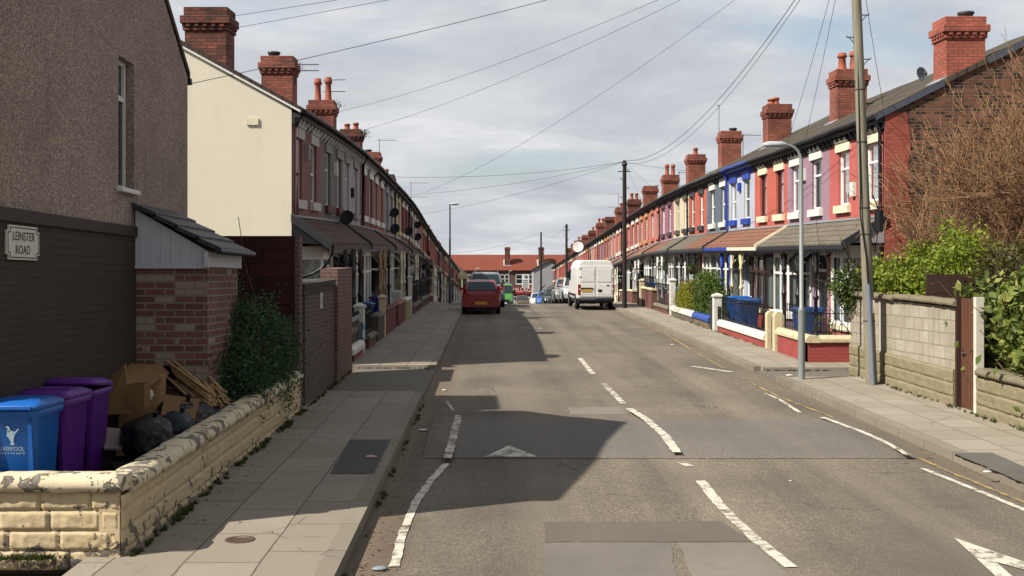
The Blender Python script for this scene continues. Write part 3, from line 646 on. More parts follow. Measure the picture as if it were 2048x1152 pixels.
# ================================================================ terraced houses
XR,XL,PITCH=9.2,-4.33,4.21
def HM(side,Y0):
    e=eR if side>0 else eL
    def f(u,v,w):
        Y=Y0+u; b=g(Y); return ((XR-v) if side>0 else (XL+v), Y, b+w*(e(Y)-b)/5.9)
    return f
FRAMES={'w':UPVC,'b':BROWNF,'k':BLACK}
DASHM={}
def house(side,i,S):
    Y0=(25.6 if side>0 else 24.0)+i*PITCH; W=PITCH; H0=HM(side,Y0); lod=0 if Y0<62 else (1 if Y0<100 else 2)
    flip=(i%2==1)
    def f(u,v,w): return H0(W-u if flip else u,v,w)
    nice=side>0 and Y0<62
    wall=S['wall']; lint=S['lint']; trim=S.get('trim',DGREY); fr=FRAMES[S.get('fr','w')]; post=S.get('post',BLACK); can=S.get('can',C_BROWN)
    t=thing('terraced_house',S['label'],'house',H0(W/2,0,0),'terraced houses on the %s side'%('right' if side>0 else 'left'))
    UW=[(.46,1.36,3.86,5.27),(2.58,3.46,3.86,5.27)]
    bay=(.25,2.55); dr=(2.95,3.95)
    # ---- wall
    mb=MB(); hs=[(a,b,c,d) for a,b,c,d in UW]+[(dr[0],dr[1],.12,2.62)]
    if nice: hs.append((bay[0]+.25,bay[1]-.25,.9,2.6))
    holes_panel(mb,0.0,W,0,5.9,hs,f,.14)
    D=-8.3
    mb.poly(f(0,D,0),f(W,D,0),f(W,D,5.9),f(0,D,5.9))
    mats=[wall,S.get('gable',wall)]
    for u in (.004,W-.004):
        uu=(W-u if flip else u); end=(i==0 and uu<1)
        mb.m=1 if end else 0
        G=[(0,0),(0,5.85),(D/2,8.2 if side<0 else 7.94),(D,5.85),(D,0)]
        if end and side<0:
            mb.m=1; mb.poly(*[f(u-.006,v,w) for v,w in G])
        else: mb.poly(*[f(u-(.006 if end else 0),v,w) for v,w in G])
    mb.m=0
    obj('wall',mb,mats,t)
    if i==0:
        mb=MB()
        if side>0:
            mb.loft([[f(-.014,.012,w),f(-.014,-.5-.1*(k%2),w),f(.02,-.5-.1*(k%2),w),f(.02,.012,w)] for k,w in [(q,.0+q*.7375) for q in range(9)]])
            obj('brick_quoin',mb,REDB,t)
        mb=MB()
        for (v0,w0,v1,w1) in ((.22,5.89,-1.36,6.68),(-2.4,7.2,-4.2,8.11)) if side>0 else ((.2,5.84,-4.2,8.28),):
            h=.17 if side>0 else .07; mb=MB()
            mb.loft([[f(-.06,v,w-.02),f(-.06,v,w-h),f(.05,v,w-h),f(.05,v,w-.02)] for v,w in ((v0,w0),(v1,w1))])
            obj('verge_board',mb,M('slate_verge','#474d57',.6,.2) if side>0 else WHITE,t)
        if side<0:
            mb=MB(); mb.box(XL-.98,XL-.72,23.965,23.99,5.98,6.13); 
            obj('vent_block',mb,CREAM,t)
    # ---- roof with eaves overhang
    mb=MB(); U=[W*q/8 for q in range(9)]; sag=lambda u,v:.022*noise.noise(Vector((Y0*.7+(W-u if flip else u)*.9,v*.4,side)))
    rz=8.36 if side<0 else 8.08
    sec=[(.24,5.88),(D/2,rz),(D-.2,5.88),(D-.2,5.76),(D/2,rz-.14),(.24,5.76)]
    mb.loft([[f(u+(-.05 if (i==0 and ((u<1)!=flip)) else 0)*(1 if u<1 else -1),v,w+sag(u,v)) for v,w in sec] for u in U])
    obj('roof',mb,S.get('roof',R_SLATE if side>0 else R_DARK),t)
    mb=MB(); mb.tube([f(u,.29,5.80+sag(u,.2)) for u in U],.055,6); obj('gutter',mb,trim if 'trim' in S else BLACK,t)
    mb=MB(); mb.box(0,W,.0,.2,5.66,5.77,f); mb.box(0,W,0,.07,5.52,5.66,f)
    mats=[trim,S.get('corbel',trim)]; mb.m=1
    if lod<2:
        n=11 if side>0 else 8
        for q in range(n):
            u=(q+.5)*W/n; mb.prism([(0,5.47),(.05,5.47),(.17,5.62),(.17,5.66),(0,5.66)],u-.04,u+.04,lambda p,q_,k:f(k,p,q_))
    obj('cornice',mb,mats,t)
    # ---- upper windows
    for k,(a,b,c,d) in enumerate(UW):
        mb=MB(); fw=.065
        for (p,q,r,s) in ((a,a+fw,c,d),(b-fw,b,c,d),(a+fw,b-fw,c,c+fw),(a+fw,b-fw,d-fw,d)): mb.box(p,q,-.13,-.07,r,s,f)
        if S.get('sash'): mb.box(a+fw,b-fw,-.125,-.065,(c+d)/2-.03,(c+d)/2+.03,f)
        else: mb.box(a+fw,b-fw,-.125,-.065,d-.48,d-.42,f)
        if lod==2: mb.m=1; mb.poly(f(a,-.1,c),f(b,-.1,c),f(b,-.1,d),f(a,-.1,d)); mb.m=0
        pg=CG[(i*7+k*3+(i//3)+(side>0))%4]; w=obj('window',mb,[fr,pg],t)
        if lod<2:
            mb=MB(); mb.poly(f(a+.02,-.1,c+.02),f(b-.02,-.1,c+.02),f(b-.02,-.1,d-.02),f(a+.02,-.1,d-.02)); obj('pane',mb,GLASS if nice else pg,w)
        if nice:
            mb=MB(); n=26; vs=[]
            for q in range(n+1):
                u=a-.08+(b-a+.16)*q/n; z=.018*math.sin(q*1.7)+.012*math.sin(q*.83+k)
                vs+=[f(u,-.2+z,c-.05),f(u,-.2+z,d+.05)]
            m=MB(); ok=[q for q in range(n) if S.get('net',1) or abs(q-n/2)>n*.22]
            m.smooth=True; m.add(vs,[[2*q,2*q+1,2*q+3,2*q+2] for q in ok]); obj('curtain',m,CURTAIN,w)
        mb=MB(); mb.box(a-.13,b+.13,-.02,.05,d,d+.34,f); mb.box(a-.13,b+.13,.05,.085,d+.235,d+.34,f); obj('lintel',mb,lint,w)
        mb=MB(); mb.box(a-.14,b+.14,-.1,.1,c-.2,c,f); obj('sill',mb,S.get('sill',lint),w)
    # ---- bay window
    a,b=bay; P=[(a,0),(a+.38,.58),(b-.38,.58),(b,0)]
    def face(k,s): (p,q),(r,z)=P[k],P[k+1]; return (p+(r-p)*s,q+(z-q)*s)
    bf=FRAMES[S.get('bayfr',S.get('fr','w'))]
    mb=MB()
    mb.prism([(a,-.02)]+P[1:3]+[(b,-.02)],.0,.72,lambda p,q,k:f(p,q,k))
    br=obj('bay_base',mb,S.get('dado',wall),t)
    mb=MB(); e=.07
    mb.prism([(a-e,-.02),(a+.38-e*.6,.58+e),(b-.38+e*.6,.58+e),(b+e,-.02)],.72,.86,lambda p,q,k:f(p,q,k)); obj('bay_sill',mb,S.get('bsill',lint),t)
    mb=MB(); mg=MB(); mc=MB(); npan=[1,2,1]
    mb.prism([(a,-.02)]+P[1:3]+[(b,-.02)],2.58,2.8,lambda p,q,k:f(p,q,k))
    for k in range(3):
        (p,q),(r,z)=P[k],P[k+1]; L=math.hypot(r-p,z-q); nx,ny=(z-q)/L*-1,(r-p)/L
        def g3(s,v,w,k=k,nx=nx,ny=ny,L=L):
            x,y=face(k,s/L); return f(x+nx*v,y+ny*v,w)
        cuts=[0]+([L/2] if npan[k]==2 else [])+[L]
        for s in cuts:
            s0=max(0,s-.05);s1=min(L,s+.05); mb.box(s0,s1,-.05,.012,.86,2.58,g3)
        mb.box(.05,L-.05,-.045,.008,.86,.93,g3); mb.box(.05,L-.05,-.045,.008,2.0,2.07,g3); mb.box(.05,L-.05,-.045,.008,2.5,2.58,g3)
        mg.poly(g3(.02,-.02,.9),g3(L-.02,-.02,.9),g3(L-.02,-.02,2.54),g3(.02,-.02,2.54))
        if nice:
            n=int(L/.05)+2; vs=[]
            for q2 in range(n+1):
                s=.03+(L-.06)*q2/n; zz=-.11+.02*math.sin(q2*1.9)+.01*math.sin(q2*.7); vs+=[g3(s,zz,.88),g3(s,zz,2.56)]
            mc.smooth=True; mc.add(vs,[[2*j,2*j+1,2*j+3,2*j+2] for j in range(n) if S.get('baynet',1) or not .3<j/n<.7])
    bw=obj('bay_window',mb,bf,t); obj('pane',mg,GLASS if nice else CG[1+(i*5)%3],bw)
    if nice: obj('curtain',mc,CURTAIN,bw)
    # ---- door
    mb=MB(); dm=S.get('door',UPVC)
    mb.box(dr[0]+.06,dr[1]-.06,-.13,-.08,.12,2.1,f)
    for (p,q,r,s) in ((dr[0]+.16,dr[1]-.16,.3,.95),):mb.box(p,q,-.08,-.068,r,s,f)
    d=obj('door',mb,dm,t)
    mb=MB(); mb.box(dr[0]+.22,dr[1]-.22,-.08,-.066,1.1,1.95,f); mb.box(dr[0]+.08,dr[1]-.08,-.12,-.09,2.2,2.55,f); obj('door_glass',mb,DGLASS,d)
    mb=MB(); mb.box(dr[0],dr[0]+.06,-.14,-.06,.12,2.62,f); mb.box(dr[1]-.06,dr[1],-.14,-.06,.12,2.62,f); mb.box(dr[0]+.06,dr[1]-.06,-.14,-.06,2.56,2.62,f); mb.box(dr[0]+.06,dr[1]-.06,-.14,-.06,2.1,2.18,f); obj('door_frame',mb,fr,d)
    mb=MB(); mb.box(dr[0]-.1,dr[1]+.1,0,.35,-.05,.12,f); obj('doorstep',mb,STONE,t)
    # ---- canopy on turned posts
    mb=MB(); top,bot,out=3.46,2.86,(.95 if side>0 else .8)
    mb.loft([[f(u,0,top),f(u,out,bot),f(u,out,bot-.06),f(u,0,top-.09)] for u in (0,W/2,W)]); c=obj('canopy',mb,can,t)
    mb=MB(); mb.box(0,W,out-.02,out+.03,bot-.15,bot-.045,f); mb.box(0,W,0.0,.04,top,top+.05,f)
    cm=S.get('cantrim',trim)
    mb2=[cm,LEAD]
    mb.mi[-6:]=[1]*6
    obj('canopy_board',mb,mb2,c)
    if i%2==0:
        mb=MB(); u0,u1=(W-.0,W+.05) if flip else (-.05,0)
        if S.get('vergefar'): u0,u1=(-.06,.06)
        mb.loft([[f(u,0,top+.06),f(u,out+.08,bot+.04),f(u,out+.08,bot-.16),f(u,0,top-.12)] for u in (u0-.02,u1+.02)]); obj('canopy_verge',mb,S.get('vergem',cm),c)
    if lod<2:
        mb=MB(); n=16
        pts=[(W,bot-.152),(0,bot-.152)]
        for q in range(n):
            u=q*W/n; d=W/n; pts+=[(u+d*.12,bot-.18),(u+d*.4,bot-.24),(u+d*.5,bot-.29),(u+d*.6,bot-.24),(u+d*.88,bot-.18)]
        for a,b in ((out-.01,0),(out+.012,0)):
            top_=[f(u,a,bot-.152) for u,w_ in pts[2:]]; low_=[f(u,a,w_) for u,w_ in pts[2:]]
            mb.add(top_+low_,[[j,j+1,len(top_)+j+1,len(top_)+j] for j in range(len(top_)-1)])
        obj('valance',mb,S.get('valance',BLACK),c)
        for u in ((2.68,4.08) if not S.get('posts') else S['posts']):
            mb=MB(); v=.82
            mb.lathe((0,0,0),[(.075,.0),(.075,.55),(.06,.58),(.045,.62),(.05,1.4),(.075,1.43),(.075,1.5),(.045,1.53),(.04,2.05),(.07,2.08),(.07,2.16),(.055,2.2),(.055,2.72)],8,lambda x,y,z:f(u+x,v+y,z))
            for sg in (-1,1):
                mb.tube([f(u+sg*(.04+.26*math.sin(q*PI/8)),v,2.2+.42*(1-math.cos(q*PI/8))) for q in range(5)],.022,5)
            mb.tube([f(u,v-.02,2.25),f(u,v-.25,2.5),f(u,v-.55,2.72)],.025,5)
            obj('porch_post',mb,post,t)
    if i==0:
        mb=MB(); uu=-.02 if not flip else W+.02
        mb.tube([f(uu,.02+.9*math.sin(q*PI/12),2.1+.72*(1-math.cos(q*PI/12))) for q in range(7)],.035,6); obj('canopy_bracket',mb,BLACK,t)
        mb=MB(); mb.poly(f(uu,.03,2.86),f(uu,.93,2.86),f(uu,.03,3.44)); obj('canopy_side',mb,LEAD if side>0 else BLACK,t)
    if S.get('pipe'):
        mb=MB(); u=.07 if S['pipe']>0 else W-.07
        mb.tube([f(u,.25,5.78),f(u,.1,5.5),f(u,.09,3.5)],.045,6); mb.tube([f(u,.09,2.75),f(u,.09,.0)],.045,6)
        for w in (5.2,4.4,3.7): mb.tube([f(u,.09,w-.03),f(u,.09,w+.03)],.058,6)
        obj('downpipe',mb,S.get('pipem',BLACK),t)
    for (u,w,uw,ww,m) in S.get('boxes',()):
        mb=MB(); mb.box(u,u+uw,0,.09,w,w+ww,f); mb.box(u+.03,u+uw-.03,.09,.1,w+.03,w+ww-.03,f); obj('alarm_box',mb,m,t)
    # ---- chimney on every second party wall
    if i%2==0:
        u0,u1=(.02,.76) if i==0 else (-.36,.4)
        if flip: u0,u1=W-u1,W-u0
        v0,v1=-2.34,-1.42; cm=S.get('chim',CHIM); Ht=S.get('ch',8.15); wb=5.9+.55*1.42
        mb=MB(); mb.box(u0,u1,v0,v1,6.4,Ht-.52,f)
        mb.box(u0-.035,u1+.035,v0-.035,v1+.035,Ht-.52,Ht-.45,f); 
        if lod<2:
            for q in range(5):
                u=u0+(u1-u0)*(q+.5)/5; mb.box(u-.04,u+.04,v0-.07,v1+.07,Ht-.45,Ht-.37,f)
                v=v0+(v1-v0)*(q+.5)/5; mb.box(u0-.07,u1+.07,v-.05,v+.05,Ht-.45+.002,Ht-.37-.002,f)
        mb.box(u0-.02,u1+.02,v0-.02,v1+.02,Ht-.45,Ht-.37,f)
        mb.box(u0-.085,u1+.085,v0-.085,v1+.085,Ht-.37,Ht-.2,f); mb.box(u0-.02,u1+.02,v0-.02,v1+.02,Ht-.2,Ht,f)
        ch=obj('chimney',mb,cm,t,bevel=.012 if lod==0 else 0)
        mb=MB(); mb.box(u0-.05,u1+.05,v1-.02,v1+.16,6.62,6.72,lambda a,b,c:f(a,b,c+(v1-b)*.56+.02)); obj('lead_flashing',mb,LEAD,ch)
        for (fr_,h_) in S.get('pots',()):
            mb=MB(); v=v0+(v1-v0)*fr_; u=(u0+u1)/2
            mb.lathe((0,0,0),[(.15,0),(.15,.06),(.125,.09),(.105,h_*.7),(.115,h_*.72),(.15,h_*.76),(.15,h_*.86),(.125,h_*.9),(.12,h_),(.09,h_),(.09,h_-.1)],10,lambda x,y,z:f(u+x,v+y,Ht+z)); obj('chimney_pot',mb,S.get('potm',TERRA),ch)
        if S.get('cap'):
            mb=MB(); v=v0+.3; u=(u0+u1)/2
            mb.lathe((0,0,0),[(.16,0),(.16,.1),(.19,.12),(.19,.17),(.02,.19)],10,lambda x,y,z:f(u+x,v+y,Ht+z)); obj('chimney_cap',mb,DGREY,ch)
        if S.get('weeds'):
            mb=MB(); c=f(*( (u0+u1)/2, v1+.05, Ht-.2)); cloud(mb,[(c[0],c[1],c[2],.22,.3,.22)],S['weeds'],.08,10,.07,.3); obj('weed_tuft',mb,LEAF('chimney_weed','#37411f','#505a2a','#5f5a34'),ch)
    return t
P_=PAINTED
ORD='first second third fourth fifth sixth seventh eighth ninth tenth eleventh twelfth thirteenth fourteenth fifteenth sixteenth seventeenth eighteenth nineteenth twentieth twenty-first twenty-second twenty-third twenty-fourth twenty-fifth twenty-sixth twenty-seventh twenty-eighth twenty-ninth thirtieth thirty-first thirty-second'.split()
def ordinal(n): return ORD[n]
right=[
 dict(wall=P_('red_painted_brick','#c8584c'),lint=CREAM,sill=CREAM,trim=M('charcoal_trim','#25272c',.6,.2),can=C_GREY,gable=GABLE,pipe=1,boxes=[(2.05,4.05,.22,.36,WHITE)],chim=BRICK('bright_chimney_brick','#c25a3d','#a84a34','#6c5145',dark=.35),cap=1,post=BLACK,door=M('maroon_door','#5d1f22',.4,.1),d='bright red',bsill=CREAM,baynet=0),
 dict(wall=P_('mauve_painted_brick','#a17c8f'),lint=WHITE,trim=M('charcoal_trim','#25272c',.6,.2),can=C_GREY,post=BLACK,boxes=[(1.75,4.75,.26,.36,WHITE)],dado=P_('purple_dado','#6d5068'),d='mauve painted',baynet=0,verge=1,vergem=CREAM,door=M('plum_door','#4a2440',.4,.1)),
 dict(wall=P_('orange_red_brick','#cd5a43'),lint=CREAM,fr='b',trim=DGREY,can=C_BROWN,post=M('cream_post','#cdbf96',.6,.1,dirt=.2),cantrim=CREAM,pots=[(.3,.6),(.7,.55)],ch=8.3,dado=P_('red_dado','#a32c22'),d='orange red',roof=R_SLATE,bsill=CREAM),
 dict(wall=P_('lavender_painted_brick','#b9bfd0'),lint=BLUE,trim=BLUE,can=C_BROWN,post=BLUE,fr='w',sash=1,pipe=1,pipem=BLUE,d='pale lavender',boxes=[(1.9,4.9,.3,.3,BLUE)],dado=WHITE,bsill=WHITE),
 dict(wall=P_('slate_blue_brick','#5f6c7b'),lint=WHITE,sash=1,trim=DGREY,can=C_BROWN,post=BLACK,pots=[(.55,.3),(.75,.25)],ch=8.35,d='slate blue',bsill=WHITE,dado=WHITE),
 dict(wall=P_('vermilion_brick','#c65a40'),lint=DGREY,sash=1,trim=DGREY,can=C_GREY,post=BLACK,pipe=1,d='vermilion',bsill=WHITE),
 dict(wall=P_('buff_painted_brick','#c7b591'),lint=M('olive_lintel','#4f4c40',.7,.1),trim=DGREY,can=C_GREY,cap=1,ch=8.4,post=WHITE,d='buff cream',bsill=WHITE,dado=WHITE),
 dict(wall=P_('dusky_pink_brick','#94576a'),lint=M('dark_plum_lintel','#4b3a40',.7,.1),can=C_BROWN,d='dusky pink',post=BLACK,pipe=1),
 dict(wall=P_('salmon_brick','#b5695a'),lint=M('salmon_lintel','#b5695a',.7,.1),can=C_TAN,pots=[(.5,.4)],ch=8.35,d='salmon pink',post=WHITE,chim=CHIM),
 dict(wall=P_('terracotta_brick','#a8553f'),lint=M('tan_lintel','#b38a5e',.7,.1),can=C_BROWN,d='terracotta',post=BLACK),
 dict(wall=P_('rust_brick','#9b4a38'),lint=WHITE,can=C_TAN,d='rust coloured',post=BLACK,pots=[(.3,.7),(.7,.7)],ch=8.15,chim=CHIM),
]
left=[
 dict(wall=P_('rose_painted_brick','#86504f'),lint=M('dull_white_lintel','#b9b4ad',.7,.08),trim=M('dark_eaves','#26282b',.6,.2),corbel=WHITE,gable=render_wall('cream_render','#d9d2bd',.2),can=C_RED,chim=CHIMD,ch=8.12,pipe=1,pipem=M('rusty_pipe','#3a2019',.7,.2),boxes=[(1.75,4.85,.2,.36,M('grey_box','#9a948c',.6,.1))],d='rose red brick',fr='w',sash=1,post=BLACK),
 dict(wall=P_('warm_grey_brick','#6f6866'),lint=M('grey_lintel','#8d8886',.7,.08),trim=M('dark_eaves','#26282b',.6,.2),corbel=WHITE,can=C_RED,d='warm grey painted',boxes=[(1.75,4.75,.2,.36,WHITE)],dado=GREY,sill=M('maroon_sill','#5a2d30',.7,.1)),
 dict(wall=P_('lilac_white_brick','#a59da3'),lint=M('grey_lintel','#8d8886',.7,.08),trim=DGREY,corbel=WHITE,can=C_RED,d='lilac white',cap=1,weeds=90,ch=8.3,post=M('tan_post','#9b7f5c',.6,.1),boxes=[(1.8,4.3,.2,.3,BLACK)],chim=CHIM),
 dict(wall=P_('dusty_red_brick','#7b463f'),lint=WHITE,corbel=WHITE,can=C_RED,d='dusty red',pipe=-1),
 dict(wall=P_('coral_brick','#9a5849'),lint=WHITE,can=C_BROWN,d='coral painted',pots=[(.3,.85),(.72,.9)],ch=8.25,weeds=60,post=CREAM),
 dict(wall=P_('pale_mauve_brick','#8f868f'),lint=M('pale_lintel','#a49fa3',.7,.08),can=C_RED,d='pale mauve',pipe=1),
 dict(wall=P_('straw_cream_brick','#b7a878'),lint=M('straw_lintel','#c2b58c',.7,.08),can=C_RED,d='straw cream',pots=[(.3,.3),(.72,.35)],ch=8.45,weeds=260,post=CREAM,chim=CHIMD),
 dict(wall=P_('deep_red_brick','#7c2d27'),lint=WHITE,can=C_RED,d='deep red'),
 dict(wall=P_('brown_red_brick','#744339'),lint=CREAM,can=C_RED,d='brown red brick',ch=8.6,cap=1,pipe=1),
 dict(wall=P_('off_white_brick','#aaa598'),lint=WHITE,can=C_RED,d='off white'),
]
more=[('orange brick','#a0503b'),('pink painted','#b0655c'),('brick red','#93402f'),('plum painted','#7e4653'),('red ochre','#ad5b43'),('pale pink','#b57f73'),('dark red','#86372e'),('cherry red','#9d3a33')]
def row(side,base,n):
    for i in range(n):
        S=dict(base[i]) if i<len(base) else None
        if S is None:
            d,h=more[(i*5+(0 if side>0 else 3))%8]
            S=dict(wall=P_(d.replace(' ','_')+'_brick',h),lint=[WHITE,CREAM,M('tan_lintel','#b38a5e',.7,.1),M('grey_lintel','#8d8886',.7,.08)][(i*7)%4],can=[C_BROWN,C_TAN,C_RED,C_GREY][(i*3)%4],post=[BLACK,WHITE,CREAM][i%3],d=d,pipe=(1 if i%3==0 else 0),pots=[[],[(.3,.5),(.7,.5)],[(.5,.4)]][(i//2)%3],ch=(8.35 if side>0 else 8.7)-(i%4)*.05,sash=i%2,chim=[CHIM,CHIMD][(i//2)%2],weeds=90 if i<16 and (i//2)%3==1 else 0)
        S['label']='%s terraced house, %s along the %s row'%(S['d'],ordinal(i) if i else 'nearest',"right sunlit" if side>0 else "left shaded")
        house(side,i,S)
row(1,right,32); row(-1,left,30)
# ================================================================ front gardens
def zf(x,y,z): return (x,y,g(y)+z)
def railing(mb,x,y0,y1,z0,h,sp=.13,hoop=False):
    n=max(2,int(abs(y1-y0)/sp))
    for i in range(n+1):
        y=y0+(y1-y0)*i/n; mb.tube([zf(x,y,z0),zf(x,y,z0+h)],.009,5)
        mb.lathe(zf(x,y,z0+h),[(.006,0),(.018,.02),(.004,.07)],5)
    for z in (.1,h-.1): mb.tube([zf(x,y0+(y1-y0)*i/6,z0+z) for i in range(7)],.012,5)
    if hoop:
        for i in range(0,n,2):
            a=y0+(y1-y0)*i/n; b=y0+(y1-y0)*min(n,i+2)/n
            mb.tube([zf(x,a+(b-a)*(.5-.5*math.cos(q*PI/6)),z0+h+.16*math.sin(q*PI/6)) for q in range(7)],.009,5)
def garden_wall(side,x,y0,y1,h,wm,cm,label,ret=None,rail=0,railm=None,hoop=False,cw=.34,ch=.15,loc=None):
    t=thing('garden_wall',label,'wall',zf(x,(y0+y1)/2,PH),'front garden walls on the %s'%('right' if side>0 else 'left'))
    xi=x+side*.23; mb=MB(); n=6
    def run(a,b,z0,z1,out,m):
        rings=[]
        for i in range(n+1):
            y=y0+(y1-y0)*i/n; e=-out if i==0 else out if i==n else 0
            rings.append([zf(a,y+e,z0),zf(b,y+e,z0),zf(b,y+e,z1),zf(a,y+e,z1)])
        m.loft(rings)
    run(min(x,xi),max(x,xi),.02,h,0,mb)
    if ret: mb.box(min(x,x+side*ret),max(x,x+side*ret),y0-.001,y0+.23,0.02,h-.002,zf)
    obj('wall_body',mb,wm,t)
    if cm:
        mb=MB(); a,b=min(x,xi)-.05,max(x,xi)+.05; rings=[]
        for i in range(n+1):
            y=y0+(y1-y0)*i/n; e=-.05 if i==0 else .05 if i==n else 0
            rings.append([zf(a,y+e,h+.004),zf(b,y+e,h+.004),zf(b,y+e,h+ch*.55),zf(b-.07,y+e,h+ch),zf(a+.07,y+e,h+ch),zf(a,y+e,h+ch*.55)])
        mb.loft(rings)
        if ret:
            r=[]
            for xx in (x+side*.29,x+side*ret): r.append([zf(xx,y0-.05,h+.004),zf(xx,y0+.28,h+.004),zf(xx,y0+.28,h+ch*.55),zf(xx,y0+.2,h+ch),zf(xx,y0+.03,h+ch),zf(xx,y0-.05,h+ch*.55)])
            mb.loft(r)
        obj('coping',mb,cm,t,bevel=.015)
    if rail:
        mb=MB(); zc=h+ch-.03; xm=x+side*.115
        railing(mb,xm,y0+.1,y1-.1,zc,rail,.14,hoop)
        if ret:
            k=int(ret/.14)
            for i in range(1,k+1): 
                xx=xm+side*.14*i; mb.tube([zf(xx,y0+.12,zc),zf(xx,y0+.12,zc+rail)],.009,5)
            for z in (.1,rail-.1): mb.tube([zf(xm,y0+.12,zc+z),zf(xm+side*ret,y0+.12,zc+z)],.012,5)
        obj('railing',mb,railm or BLACK,t)
    return t
def post(x,y,h,w,mat,label,capm=None,round_top=False):
    t=thing('gate_post',label,'gate post',zf(x,y,PH),'garden gate posts'); mb=MB()
    if round_top:
        P=[(-w/2,.0),(w/2,.0),(w/2,h-w/2)]+[(w/2*math.cos(q*PI/8),h-w/2+w/2*math.sin(q*PI/8)) for q in range(1,8)]+[(-w/2,h-w/2)]
        mb.prism(P,y-w/2,y+w/2,lambda p,q,k:(x+p,k,g(y)+q))
    else:
        mb.box(x-w/2,x+w/2,y-w/2,y+w/2,g(y),g(y)+h)
    obj('shaft',mb,mat,t,bevel=.012)
    mb=MB()
    if not round_top:
        z=g(y)+h; mb.loft([[(x-a,y-a,zz),(x+a,y-a,zz),(x+a,y+a,zz),(x-a,y+a,zz)] for a,zz in ((w/2+.03,z+.002),(w/2+.03,z+.05),(.03,z+.12))]); obj('cap',mb,capm or mat,t)
    return t
def gate(x,y0,y1,h,label,mat=None,arch=False,z0=.1):
    mb=MB(); n=max(5,int((y1-y0)/.11))
    for i in range(n+1):
        y=y0+(y1-y0)*i/n; hh=h*(1-.0)+(.35*math.sin(PI*i/n) if arch else 0); mb.tube([zf(x,y,z0),zf(x,y,z0+hh)],.014,5)
    for z in (.08,h*.5,h-.06): mb.box(x-.012,x+.012,y0,y1,z0+z,z0+z+.035,zf)
    if arch: mb.tube([zf(x,y0+(y1-y0)*i/10,z0+h+.35*math.sin(PI*i/10)) for i in range(11)],.022,6)
    if arch: mb.box(x-.006,x+.006,y0+.05,y1-.05,z0+.05,z0+h*.75,zf)
    return obj('garden_gate',mb,mat or BLACK,loc=zf(x,(y0+y1)/2,PH),label=label,cat='gate',group='garden gates',kind=None)
REDP=P_('red_garden_wall','#9a372f'); DRB=BRICK('garden_red_brick','#7b3f34','#653229','#6d6258',dark=.35); CRP=M('old_cream_stone','#c5b895',.75,.15,4,dirt=.45,bump=.3); WHP=M('old_white_stone','#cfccc2',.7,.1,4,dirt=.4,bump=.3)
XG=7.25
garden_wall(1,XG,25.1,27.75,.56,REDP,CRP,'red garden wall with cream coping and black railings at the right corner',ret=2.0,rail=.62,ch=.17)
post(XG+.1,28.05,1.12,.24,CRP,'rounded cream stone gate post beside the red corner garden',round_top=True); post(XG+.1,28.8,1.1,.24,CRP,'cream stone gate post where the white-coped wall starts',round_top=True)
gate(XG+.1,28.2,28.66,.85,'narrow black iron gate between two cream posts')
garden_wall(1,XG,29.05,34.9,.3,REDP,WHP,'long low red wall with thick white coping and thin railings',rail=.72,ch=.2)
post(XG+.1,35.6,1.2,.26,WHP,'white gate post near the round green hedge'); post(XG+.1,36.15,1.1,.2,DGREY,'dark slate gate post at the hedge end')
gate(XG+.1,35.0,35.45,.8,'black iron gate beside the white post')
garden_wall(1,XG,36.4,39.2,.32,BRICK('yellowed_garden_brick','#7d6a4c','#6c5a42','#6d6258'),M('blue_coping','#2c4a94',.55,.12,3,dirt=.2),'low garden wall with blue coping below the hedge',ch=.2)
garden_wall(1,XG,39.35,43.9,.32,BRICK('grey_garden_brick','#6b645a','#5a544c','#6d6258'),WHP,'low garden wall with white coping below the hedge',ch=.2)
post(XG+.1,44.3,1.5,.22,WHP,'tall white gate post past the hedge')
garden_wall(1,XG,44.8,48.6,.3,DRB,STONE,'low dark wall with black railings past the hedge',rail=.85)
garden_wall(1,XG,49.3,52.6,.95,DRB,CRP,'waist high red brick garden wall with cream coping',ch=.1,rail=.5)
post(XG+.1,53.0,1.3,.28,CRP,'cream post beside the arched black gate')
gate(XG+.1,53.4,54.9,1.25,'tall arched black boarded gate',arch=True)
garden_wall(1,XG,56,61.5,.7,DRB,CRP,'brick garden wall behind the white van',ch=.1)
# left gardens
XGL=-3.14
garden_wall(-1,XGL,25.1,27.2,.27,P_('brick_red_plinth','#8a3d33'),WHP,'white coped garden wall with black ornamental railings at the left corner',ret=1.0,ch=.2)
mb=MB()
for i in range(7):
    y=25.2+i*.32; mb.tube([zf(XGL-.11,y,.44),zf(XGL-.11,y,1.12)],.022,6); mb.lathe(zf(XGL-.11,y,1.12),[(.02,0),(.035,.03),(.005,.09)],6)
mb.box(XGL-.13,XGL-.095,25.15,27.15,.5,1.02,zf)
for i in range(8):
    y=25.3+i*.24; mb.tube([zf(XGL-.11,y-.08,1.05),zf(XGL-.11,y,1.2),zf(XGL-.11,y+.08,1.05)],.012,5)
rp=obj('iron_railing',mb,BLACK,loc=zf(XGL-.11,26.1,.4),label='black solid iron railing panel on the white coped wall',cat='railing')
mb=MB()
for i in range(4):
    y=25.45+i*.46; mb.prism([(0,.09),(.05,0),(0,-.09),(-.05,0)],XGL-.094,XGL-.088,lambda p,q,k:(k,y+p,g(y)+.78+q))
obj('panel_motif',mb,WHP,rp)
mb=MB(); mb.box(XGL-.21,XGL-.01,25.12,27.2,1.03,1.1,zf); obj('rail_cap',mb,M('grey_rail_cap','#85888a',.5,.1,5,dirt=.3),rp)
post(XGL-.12,27.5,1.25,.24,WHP,'white gate post at the end of the black railing'); 
mb=MB()
mb.loft([[zf(XGL-.02+.03*math.sin(q*2)+dx,27.3+dy,.35+.11*q) for dx,dy in ((0,-.08),(.03,0),(0,.08),(-.03,0))] for q in range(6)],True,True)
